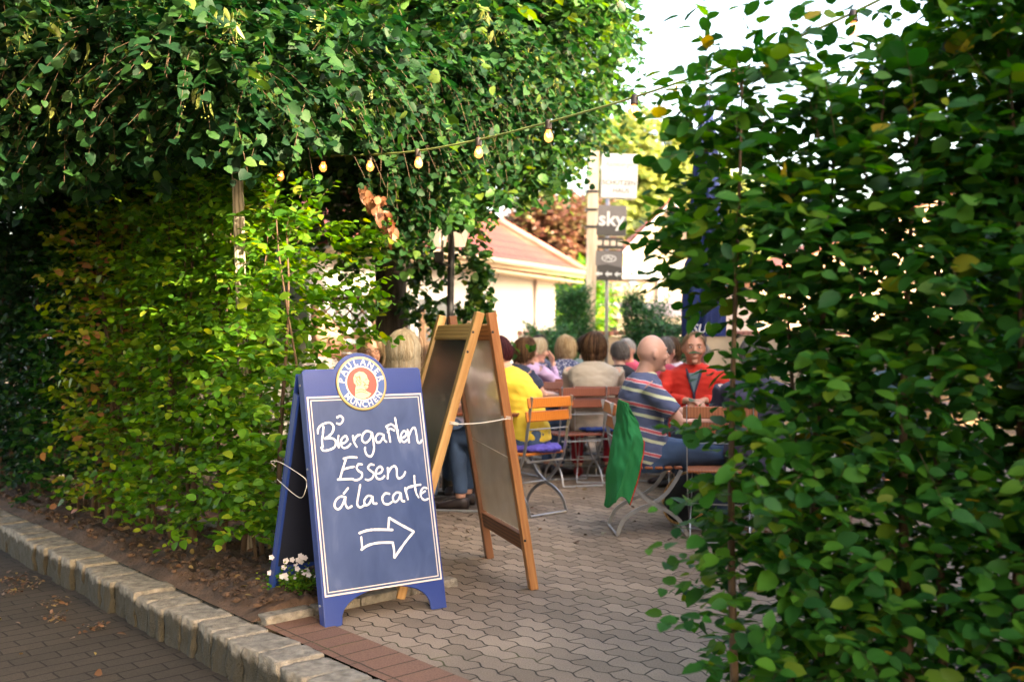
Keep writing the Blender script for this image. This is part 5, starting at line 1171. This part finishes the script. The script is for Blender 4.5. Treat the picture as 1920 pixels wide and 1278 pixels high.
def person(label, x, y, yaw, lean=8, hyaw=0, hpitch=0, hair='brown', style='short', shirt='beige', sleeve='long', trousers='jeans', skin='skin', s=1.0, fat=1.0, arms=None, glasses=False, z0=0.0, bald=False, face=False, shoe='shoe', roll=0, knees=(.52,.52), legx=(.10,.10), feet=(.50,.50), twist=0, group='guests sitting in the beer garden', jacket=None, vneck=None, folds=.010, footz=.045, strand=1.0):
    t = empty('person', (x, y, 0), -math.radians(yaw), label, 'person', group)
    ln = math.radians(lean); Pv = Vector((0, -.04, .55+z0)); u = Vector((0, math.sin(ln), math.cos(ln))); fw = Vector((0, math.cos(ln), -math.sin(ln)))
    def sp_(t_): return Pv + u*t_*s + fw*(-.03*math.sin(min(1,max(0,t_/.5))*math.pi))*s + (Vector((0,.25*max(0,t_-.38)*math.sin(ln)*1.0,0)))
    X = Vector((1,0,0)); tw = Matrix.Rotation(-math.radians(twist), 3, u)
    prof = [(-.10,.165,.125),(-.02,.178,.140),(.08,.165,.130),(.18,.158,.124),(.28,.170,.125),(.36,.184,.122),(.42,.190,.108),(.455,.178,.092),(.483,.125,.074),(.51,.072,.062)]
    def torso(mb, ex=0.0, top=10, hem=0):
        rs = []
        for t_, a, b in prof[:top]:
            k = max(0, t_)/.5; r_ = Matrix.Rotation(-math.radians(twist)*k, 3, u); a2 = a*(1+(fat-1)*.8)+ex; b2 = b*(fat if t_ < .3 else 1+(fat-1)*.4)+ex
            rs.append((sp_(t_), r_ @ X*a2*s, (r_ @ fw)*b2*s))
        mb.rings(rs)
    neck0 = sp_(.47); Cn = sp_(.50)+u*.02; hd_ = math.radians(lean*.35)
    Hc = sp_(.50) + Vector((0, .03*math.cos(ln)+.02, .130*s)) + u*.01
    Rh = Matrix.Rotation(-math.radians(hyaw), 3, 'Z') @ Matrix.Rotation(-math.radians(hpitch), 3, 'X') @ Matrix.Rotation(math.radians(roll), 3, 'Y')
    Hc = Hc + Rh @ Vector((0,.012,0))
    sh = [sp_(.440) + (tw @ X)*(sx*.188*s*(1+(fat-1)*.5)) for sx in (-1, 1)]
    if arms is None: arms = [((-.26,.12,.80), (-.13,.36,.80)), ((.26,.12,.80), (.13,.36,.80))]
    arms = [(Vector(e)*1.0, Vector(h)*1.0) for e, h in arms]
    mb = MB(); torso(mb, -.014 if sleeve != 'none' else 0)
    mb.tube([neck0, neck0.lerp(Hc,.45), Hc+Rh @ Vector((0,-.02,-.03))], [.064*s,.055*s*fat**.5,.056*s*fat**.5], 14)
    head_parts(mb, Hc, Rh, s*1.06)
    if fat > 1.15: mb.ball(Hc+Rh @ Vector((0,.035,-.098))*s, (.055*s,.05*s,.03*s), R=Rh)
    hips = [Pv+Vector((sx*.095,.02,-.02)) for sx in (-1,1)]; legs = []
    for i, sx in enumerate((-1,1)):
        kn = Vector((sx*(legx[i]+.03), knees[i]-.04, .52+z0)); an = Vector((sx*legx[i], feet[i]-.06, .09)); legs.append((hips[i], kn, an))
        mb.tube([hips[i], hips[i].lerp(kn,.5), kn, kn.lerp(an,.3)+Vector((0,-.01,0)), an], [.085,.072,.055,.054,.038], 12)
        mb.tube([an+Vector((0,-.03,-.05)), an+Vector((0,.05,-.055)), an+Vector((0,.15,-.065))], [.035,.036,.024], 8)
    for (e, h), S0 in zip(arms, sh):
        mb.tube([S0, S0.lerp(e,.5), e, e.lerp(h,.35), h], [.044*s,.044*s,.038*s,.036*s,.025*s], 12)
        d = (h-e).normalized(); hand(mb, h, d, Vector((0,0,1)) if abs(d.z) < .8 else Vector((0,1,0)), .55, s)
    lipc = Hc + Rh @ Vector((0,.088,-.062))*s*1.06
    body = remeshed(mb, 'body', .0072, [M[skin], M['lip']], t, (lambda c: 1 if ((Rh.inverted() @ (c-lipc)).x/.019)**2+((Rh.inverted() @ (c-lipc)).z/.006)**2 < 1 and (Rh.inverted() @ (c-lipc)).y > -.02 else 0), smooth=2, factor=.4)
    # clothes
    mb = MB(); torso(mb, .018, 10)
    for (e, h), S0 in zip(arms, sh):
        if sleeve == 'long': mb.tube([S0+Vector((0,0,-.005)), S0.lerp(e,.5), e, e.lerp(h,.4), e.lerp(h,.86)], [.070*s,.062*s,.054*s,.050*s,.040*s], 14)
        elif sleeve == 'short': mb.tube([S0+Vector((0,0,-.005)), S0.lerp(e,.35), S0.lerp(e,.72)], [.072*s,.068*s,.068*s], 14)
        else: mb.ball(S0+Vector((0,0,-.01)), .055*s)
    if jacket: mb.rings([(sp_(-.16), X*.20, fw*.16), (sp_(-.02), X*.20, fw*.165), (sp_(.1), X*.18, fw*.15)])
    sh_o = remeshed(mb, 'shirt', .011, [CL[shirt]], t, None, smooth=4, folds=folds, fs=(7,7,13))
    mb = MB(); cz = sp_(.494); rs = [(cz+u*k, X*(.092-.014*k/.03)*s*(1+(fat-1)*.5), fw*(.078-.012*k/.03)*s) for k in (-.03,0,.015)]
    if sleeve != 'none': mb.rings(rs[:2]+[(cz+u*.022, X*.082*s, fw*.070*s)]); mb.build('collar', CL[shirt], sh_o, smooth=True)
    if vneck:
        mb = MB(); q = [sp_(.485)+X*.052*sx+fw*.090 for sx in (-1,1)]+[sp_(.44)+X*.040+fw*.135, sp_(.30)+fw*.172, sp_(.44)-X*.040+fw*.135]
        mb.add(q, [(0,1,2,4),(4,2,3)]); o_ = mb.build('undershirt', CL[vneck], t); s_ = o_.modifiers.new('s','SOLIDIFY'); s_.thickness = .008
        mb = MB()
        for sx in (-1,1): mb.tube([sp_(.49)+X*.062*sx+fw*.07, sp_(.44)+X*.050*sx+fw*.132, sp_(.30)+fw*.174+X*.006*sx, sp_(.1)+fw*.172+X*.003*sx], [.014,.012,.007,.004], 8)
        mb.build('zip_edge', CL['charcoal'], sh_o, smooth=True)
    mb = MB(); mb.rings([(sp_(-.13), X*.18*fat, fw*.15), (sp_(-.03), X*.186*fat, fw*.150*fat), (sp_(.06), X*.165*fat, fw*.135*fat)])
    for hp, kn, an in legs: mb.tube([hp, hp.lerp(kn,.5), kn, kn.lerp(an,.3)+Vector((0,-.01,0)), kn.lerp(an,.93)], [.105,.090,.068,.066,.056], 14)
    remeshed(mb, 'trousers', .013, [CL[trousers]], t, None, smooth=4, folds=.006, fs=(9,9,9))
    for hp, kn, an in legs:
        mb = MB(); mb.rings([(an+Vector((0,-.06,-.045)), X*.034, Vector((0,0,.040))), (an+Vector((0,-.01,-.04)), X*.042, Vector((0,0,.048))), (an+Vector((0,.07,-.052)), X*.046, Vector((0,0,.036))), (an+Vector((0,.15,-.062)), X*.042, Vector((0,0,.026))), (an+Vector((0,.19,-.068)), X*.026, Vector((0,0,.018)))])
        mb.build('shoe', M[shoe], t, smooth=True)
    # face detail
    for sx in (-1, 1):
        mb = MB(); mb.ball(Hc+Rh @ Vector((sx*.030,.0845,.010))*(s*1.06), (.013*s,.006*s,.0055*s), R=Rh); e_ = mb.build('eye', M['eyew'], t, smooth=True)
        mb = MB(); mb.ball(Hc+Rh @ Vector((sx*.030,.0895,.010))*(s*1.06), (.0062*s,.003*s,.0058*s), nu=8, nv=6, R=Rh); mb.build('iris', M['iris'], e_, smooth=True)
        if face: mb = MB(); mb.tube([Hc+Rh @ Vector((sx*a,b,c))*(s*1.06) for a, b, c in ((.014,.094,.026),(.030,.092,.033),(.046,.080,.028))], .0035*s, 6); mb.build('eyebrow', HM['sandy' if hair in ('sandy','blonde','lightblonde') else 'dark'] if hair else HM['brown'], t)
    if glasses:
        mb = MB()
        for sx in (-1, 1):
            ring = [Hc+Rh @ Vector((sx*.032+.024*math.cos(a), .101, .008+.017*math.sin(a)))*(s*1.06) for a in np.linspace(0,2*math.pi,17)]; mb.tube(ring, .0018, 5); mb.tube([Hc+Rh @ Vector((sx*.056,.100,.012))*(s*1.06), Hc+Rh @ Vector((sx*.080,.0,.010))*(s*1.06)], .0018, 5)
        mb.tube([Hc+Rh @ Vector((-.008,.101,.010))*(s*1.06), Hc+Rh @ Vector((.008,.101,.010))*(s*1.06)], .0018, 5); mb.build('glasses', M['black'], t)
    if hair: make_hair(t, Hc, Rh, s*1.06, style, HM[hair], strand)
    return t
ST = {  # hairline elevation (deg from crown) at front / side / back, hanging length front-side / back, thickness, strands
 'short': (38, 84, 122, 0, 0, .012, 900), 'crop': (34, 78, 118, 0, 0, .004, 900), 'bob': (36, 100, 120, .055, .075, .022, 900), 'long': (34, 100, 120, .14, .17, .026, 1100), 'pixie': (44, 92, 126, .01, .015, .022, 900), 'fringe': (55, 98, 124, .03, .05, .020, 900), 'balding': (80, 84, 118, 0, 0, .006, 700)}
def make_hair(t, C, R, s, style, m, strand):
    fr, sd_, bk, hs, hb, th, n = ST[style]; mb = MB()
    def surf(th_, ph, ex):     # th_ from crown, ph 0 = front
        z = math.cos(th_); r = math.sin(th_); x = r*math.sin(ph); y = r*math.cos(ph)
        X_ = x*(.080+ex); Y_ = y*((.100 if y < 0 else .086)+ex); Z_ = z*(.118+ex)
        if z < 0 and y < 0: Y_ *= 1-.30*max(0,-z-.25)
        return Vector((X_, Y_, Z_))*s
    def lim(ph):
        a = abs((ph+math.pi)%(2*math.pi)-math.pi)/math.pi     # 0 front .. 1 back
        return math.radians(fr+(sd_-fr)*min(1, max(0,(a-.12)/.28))**1.2 if a < .42 else sd_+(bk-sd_)*min(1,(a-.42)/.4)), a
    # under cap
    nu, nv = 28, 9; vs = []
    for i in range(nv+1):
        for k in range(nu):
            ph = 2*math.pi*k/nu; l, a = lim(ph); t0 = math.radians(50)*1.0 if style == 'balding' and False else 0
            lo = math.radians(62) if style == 'balding' else 0.001
            vs.append(C + R @ surf(lo+(l-lo)*i/nv, ph, .002+th*.45))
    mb.add(vs, [(i*nu+k, i*nu+(k+1)%nu, (i+1)*nu+(k+1)%nu, (i+1)*nu+k) for i in range(nv) for k in range(nu)])
    for q in range(int(n*strand)):
        ph = random.uniform(-math.pi, math.pi); l, a = lim(ph); l *= random.uniform(.90, 1.04); hang = (hs+(hb-hs)*a)*random.uniform(.75,1.1) if a > .22 else 0
        st = random.random()**.7*l*.75 if style != 'balding' else math.radians(62)
        ex = th*random.uniform(.35, 1.1)+.002+(random.random()**2*.016 if random.random() < .10 and style != 'balding' else 0); tw = random.gauss(0,.10) + (.25 if style in ('short','pixie') else .06)*random.gauss(0,1)
        pts = []; K = 6
        for i in range(K+1):
            f = i/K; lift = ex*(.6+.6*math.sin(min(1, f)*math.pi*.8)); pts.append(C + R @ surf(st+(l-st)*f, ph+tw*f, lift))
        if hang:
            e = pts[-1]; out = (e-C); out.z = 0; out = out.normalized() if out.length > 1e-5 else Vector((0,-1,0))
            for i in range(1, 6):
                f = i/5; pts.append(e + Vector((0,0,-hang*s*f)) + out*(.012*math.sin(f*math.pi*.8)-.018*f*f+random.gauss(0,.0015)))
        elif style in ('short','pixie','fringe'): pts[-1] = pts[-1]+(pts[-1]-C).normalized()*random.uniform(0,.008)
        w = random.uniform(.0016,.0030)*(1.25 if hang else 1); vs = []
        for i, p in enumerate(pts):
            d = (pts[min(i+1,len(pts)-1)]-pts[max(i-1,0)]); o = (p-C); side = d.cross(o); side = side.normalized() if side.length > 1e-9 else Vector((1,0,0)); k = w*(1-.6*(i/(len(pts)-1))**3); vs += [p-side*k, p+o.normalized()*k*.6, p+side*k]
        mb.add(vs, [(3*i+j, 3*i+j+1, 3*i+j+4, 3*i+j+3) for i in range(len(pts)-1) for j in range(2)])
    me = bpy.data.meshes.new('hair'); me.from_pydata(mb.v, [], mb.f); me.update(); me.polygons.foreach_set('use_smooth', [True]*len(me.polygons)); o = mkobj('hair', me, m, t); return o
def seat(px, Y, yaw, kind, plabel, clabel, dx=0, dy=0, cy=None, withchair=True, **kw):
    p = PX(px, Y, z=0); yr = math.radians(yaw); fx, fy = math.sin(yr), math.cos(yr)
    if withchair:
        cyaw = math.radians(cy if cy is not None else yaw); chair(kind, p.x+dx-math.sin(cyaw)*.03, p.y+dy-math.cos(cyaw)*.03, math.degrees(cyaw), clabel)
    return person(plabel, p.x, p.y, yaw, **kw)
# the striped shirt man on chair A; his torso leans forward to the right
seat(1222, 6.75, 87, 'mid', 'bald man in striped polo shirt turned to the right', 'folding chair under the bald man in the striped shirt', lean=-2, hyaw=-8, hpitch=0, hair=None, shirt='stripes', sleeve='short', s=1.02, fat=1.08, arms=[((-.25,.08,.78),(-.14,.34,.80)), ((.25,.16,.74),(.17,.43,.78))], face=True, knees=(.56,.54))
seat(1300, 8.4, 188, 'red', 'man in bright red jacket with grey shirt facing the camera', 'folding chair under the man in the red jacket', lean=6, hyaw=-4, hpitch=2, hair='sandy', style='crop', shirt='red', skin='skin_tan', s=1.06, fat=1.05, face=True, arms=[((-.28,.10,.80),(-.06,.34,.80)), ((.28,.12,.80),(.05,.38,.80))], trousers='darkjeans', jacket=True, vneck='bluegrey')
seat(1415, 6.6, 12, 'mid', 'person in dark grey jacket seated behind the overhanging hedge leaves', 'folding chair with orange brown back slats at the edge of the near hedge', lean=14, hair='grey', style='short', shirt='charcoal', jacket=True, fat=1.1, dx=-.24, dy=-.05, trousers='darkjeans')
seat(1243, 9.25, 25, 'red', 'man in pink shirt with short grey hair behind the bald man', 'folding chair under the man in the pink shirt', lean=6, hyaw=10, hair='grey', style='crop', shirt='pink', sleeve='short', fat=1.15)
seat(1272, 10.0, 262, 'red', 'woman with glasses and brown hair half hidden behind the red jacket', 'folding chair under the woman with glasses beside the red jacket', lean=8, hyaw=-5, hair='brown', style='fringe', shirt='palelilac', glasses=True, face=True)
seat(1346, 9.0, 255, 'red', 'white haired man in navy sweater bowing his head', 'folding chair under the bowed white haired man', lean=20, hpitch=28, hair='white', style='short', shirt='navy')
seat(1160, 9.65, 12, 'red', 'grey haired man in black shirt seen from behind', 'folding chair under the grey haired man in black', lean=16, hyaw=-25, hpitch=12, hair='grey', style='short', shirt='black', sleeve='short', s=.97)
seat(1183, 11.1, 205, 'red', 'white haired man in red shirt facing the man in black', 'folding chair under the white haired man in red', lean=12, hpitch=12, hyaw=10, hair='white', style='crop', shirt='pink', face=True)
seat(1113, 9.2, 8, 'red', 'woman in beige top and crimson trousers seen from behind', 'folding chair under the woman in the beige top', lean=3, hyaw=8, hair='brown', style='bob', shirt='beige', trousers='redtr', fat=1.12, s=1.05, knees=(.40,.45), legx=(.16,.12), feet=(.30,.40), shoe='redshoe', arms=[((-.25,.14,.80),(-.10,.36,.84)), ((.26,.16,.80),(.12,.40,.84))], folds=.009, dx=.05)
chair('red', PX(1079,8.75).x, 8.95, -16, 'empty red brown folding chair left of the woman in beige')
seat(1096, 11.0, 15, 'red', 'dark haired man half hidden behind the brown haired woman in beige', 'folding chair under the man hidden behind the woman in beige', lean=4, hair='dark', style='short', shirt='bluegrey', s=1.03)
seat(1060, 10.9, 4, 'red', 'woman with blonde bob and speckled navy blouse seen from behind', 'folding chair under the woman in the speckled blouse', lean=5, hair='blonde', style='bob', shirt='speckle', s=1.02, fat=1.08)
chair('red', PX(1034,10.2).x, 10.15, 0, 'red brown folding chair in front of the speckled blouse')
seat(984, 10.7, 62, 'red', 'woman with short pale blonde hair in lilac blouse resting chin on hand', 'folding chair under the woman in lilac', lean=14, hyaw=18, hpitch=8, hair='lightblonde', style='pixie', shirt='lilac', fat=1.1, arms=[((-.20,.26,.82),(-.05,.42,.80)), ((.16,.34,.80),(.04,.33,1.03))])
seat(1003, 12.4, 150, 'red', 'dark haired person partly hidden behind the pale blonde woman', 'folding chair under the dark haired person at the back', lean=8, hair='dark', style='short', shirt='navy', s=1.04)
seat(962, 9.35, 60, 'red', 'woman with wavy brown hair and navy short sleeved shirt', 'folding chair under the brown haired woman in navy', lean=12, hyaw=8, hair='brown', style='fringe', shirt='navy', sleeve='short', arms=[((-.22,.2,.80),(-.10,.42,.78)), ((.25,.18,.78),(.14,.40,.76))])
pw = seat(975, 7.6, 282, 'orange', 'woman in yellow t-shirt with plum coloured short hair seated sideways', 'folding chair with bright orange slats and violet cushion', cy=318, lean=17, hyaw=0, hpitch=4, hair='purple', style='short', shirt='yellow', sleeve='short', fat=1.25, s=1.0, arms=[((-.24,.20,.80),(-.10,.42,.79)), ((.26,.22,.80),(.12,.45,.79))], dx=.03, dy=-.06, z0=.03)
mb = MB(); mb.rings([((0,0,-.025),(.17,0,0),(0,.17,0)), ((0,0,-.012),(.205,0,0),(0,.195,0)), ((0,0,.010),(.205,0,0),(0,.195,0)), ((0,0,.028),(.16,0,0),(0,.16,0))])
cu = remeshed(mb, 'seat_cushion', .010, [CL['cushion']], None, folds=.012, fs=(22,22,22)); cu.location = PX(1003,7.5,z=.485); tag(cu, 'violet quilted cushion on the chair with orange slats', 'cushion')
mb = MB(); mb.rings([((0,0,-.02),(.18,0,0),(0,.17,0)), ((0,0,0),(.205,0,0),(0,.19,0)), ((0,0,.02),(.18,0,0),(0,.17,0))])
cu = remeshed(mb, 'seat_cushion', .010, [CL['cushionb']], None, folds=.008, fs=(18,18,18)); cu.location = PX(1122,9.1,z=.485); tag(cu, 'dark blue cushion under the woman in crimson trousers', 'cushion')
seat(753, 7.1, 8, 'red', 'woman with long straight blonde hair seen from behind above the blue board', 'folding chair under the woman with long blonde hair', lean=3, hyaw=-6, hair='lightblonde', style='long', shirt='beige', s=1.04, strand=1.6)
seat(697, 8.25, 172, 'red', 'blonde woman with glasses looking toward the camera beside the blue board', 'folding chair under the blonde woman with glasses', lean=4, hyaw=-3, hair='blonde', style='bob', shirt='white', glasses=True, face=True, s=1.0)
seat(604, 7.4, 60, 'red', 'balding man in white shirt behind the hedge edge', 'folding chair under the balding man behind the hedge', lean=2, hair=None, shirt='white', s=1.12, fat=1.2, z0=.04)
seat(868, 8.75, 178, 'red', 'person in pale lilac shirt seen through the clear sheet of the easel', 'folding chair behind the table under the pale lilac shirt', lean=10, hair='sandy', style='fringe', shirt='palelilac')
seat(1565, 7.9, 200, 'red', 'person in light shirt glimpsed through the middle of the right hedge', 'folding chair glimpsed through the middle of the right hedge', lean=6, hair='white', style='short', shirt='white')
seat(1690, 8.9, 230, 'red', 'person in blue grey shirt glimpsed through the dark right part of the hedge', 'folding chair glimpsed through the dark right part of the hedge', lean=6, hair='brown', style='short', shirt='bluegrey')
# teal shirt under the red jacket and dark zipper facing
# ------------------------------------------------------------------ green jacket over chair A's back
LE = [(1160,748),(1154,790),(1146,835),(1138,885),(1133,944)]; RE = [(1178,756),(1196,792),(1207,830),(1201,880),(1180,950)]
mb = MB(); nu, nv = 44, 60; vs = []; edge = []
def crease(x): return 1-abs(((x+1) % 2)-1)*2
for j in range(nv+1):
    t_ = j/nv; yl = np.interp(t_*4, range(5), [p[1] for p in LE]); xl = np.interp(t_*4, range(5), [p[0] for p in LE]); yr_ = np.interp(t_*4, range(5), [p[1] for p in RE]); xr_ = np.interp(t_*4, range(5), [p[0] for p in RE])
    for i in range(nu+1):
        q = i/nu; sw = min(1, t_*3.5); n1 = noise.noise(Vector((q*2.2+t_, t_*2.6, 3))); n2 = noise.noise(Vector((q*7-t_*4, t_*9, 5)))
        Yd = 6.40 - .035*math.sin(q*math.pi)*sw + .030*sw*(abs(math.sin(q*4.2+1.3*t_+n1*1.6))**.6) + .05*sw*n1 + .012*n2 + .07*(1-q)**2
        yy = yl+(yr_-yl)*q + 4*math.sin(q*11)*t_**4 + 5*n1*t_ - 22*t_**5*math.sin(max(0, q-.45)/.55*math.pi)
        xx = xl+(xr_-xl)*q + 3*noise.noise(Vector((0, t_*6, q*2)))
        v_ = PX(xx, Yd, yy); vs.append(v_)
        if i == nu and t_ > .45: edge.append(v_)
mb.add(vs, [(j*(nu+1)+i, j*(nu+1)+i+1, (j+1)*(nu+1)+i+1, (j+1)*(nu+1)+i) for j in range(nv) for i in range(nu)])
jo = mb.build('jacket', CL['green'], smooth=True); so_ = jo.modifiers.new('s', 'SOLIDIFY'); so_.thickness = .008; so_.offset = 0; tag(jo, 'green jacket hanging over the back of the striped man chair', 'jacket')
mb = MB(); mb.tube([e+Vector((.004,-.004,0)) for e in edge], .0035, 6); mb.build('piping', CL['red'], jo, smooth=True)
mb = MB()          # one sleeve behind the body of the jacket
mb.rings([(PX(1168,6.50,775), Vector((.03,0,0)), Vector((0,.025,0))), (PX(1186,6.50,815), Vector((.055,0,0)), Vector((0,.03,0))), (PX(1192,6.49,860), Vector((.05,.01,0)), Vector((0,.028,0))), (PX(1184,6.49,905), Vector((.042,.01,0)), Vector((0,.025,0)))])
mb.build('sleeve', CL['green'], jo, smooth=True)
# round bag with a tan rim on the ground under chair A
bc = GP(1290, 990); bag = empty('round_bag', bc, 0, 'dark round bag with curved tan rim leaning on the ground below the hedge side chair', 'bag')
axb = Vector((-.65,-.6,.45)).normalized(); mb = MB(); mb.lathe([(.0,-.05),(.15,-.05),(.185,-.02),(.19,.02),(.16,.05),(.02,.06)], bc+Vector((.02,.10,.185)), 24, axis=axb); mb.build('body', CL['black'], bag, world=True, smooth=True)
mb = MB(); c = bc+Vector((.02,.10,.185))+axb*.03; R_ = Vector((0,0,1)).rotation_difference(axb); mb.tube([c+R_ @ Vector((.19*math.cos(a), .19*math.sin(a), 0)) for a in np.linspace(0,2*math.pi,33)], .009, 7, caps=False); mb.build('rim', M['pine'], bag, world=True, smooth=True)
# glasses and things on the tables
def gl():
    m, nt, b = nodes('glass_clear'); tr = N(nt, 'ShaderNodeBsdfTransparent'); mx = N(nt, 'ShaderNodeMixShader'); mx.inputs[0].default_value = .35; b.inputs['Base Color'].default_value = (.9,.9,.9,1); b.inputs['Roughness'].default_value = .05; nt.links.new(tr.outputs[0], mx.inputs[1]); nt.links.new(b.outputs[0], mx.inputs[2]); nt.links.new(mx.outputs[0], nt.nodes['Material Output'].inputs[0]); return m
M['glass'] = gl(); M['beer'] = mat('beer', (.62,.34,.05), .1); M['foam'] = mat('foam', (.85,.80,.70), .9)
def beer(x, y, label, z=.754, fill=.13):
    g = empty('beer_glass', (x,y,z), 0, label, 'beer glass', 'glasses on the garden tables'); mb = MB(); mb.lathe([(.028,0),(.030,.01),(.034,.10),(.038,.19),(.036,.19),(.031,.02)], (0,0,0), 16); mb.build('glass', M['glass'], g, smooth=True)
    mb = MB(); mb.lathe([(.026,.012),(.033,fill)], (0,0,0), 14); mb.build('beer', M['beer'], g, smooth=True); mb = MB(); mb.lathe([(.033,fill+.001),(.0345,fill+.025)], (0,0,0), 14); mb.build('foam', M['foam'], g, smooth=True)
p = PX(1022, 11.75); beer(p.x, 11.75, 'tall beer glass beside the speckled blouse woman'); beer(1.85, 7.35, 'beer glass on the table beside the striped shirt man'); beer(-.62, 7.7, 'beer glass on the table behind the wooden easel')

bpy.data.scenes.remove(TMP)
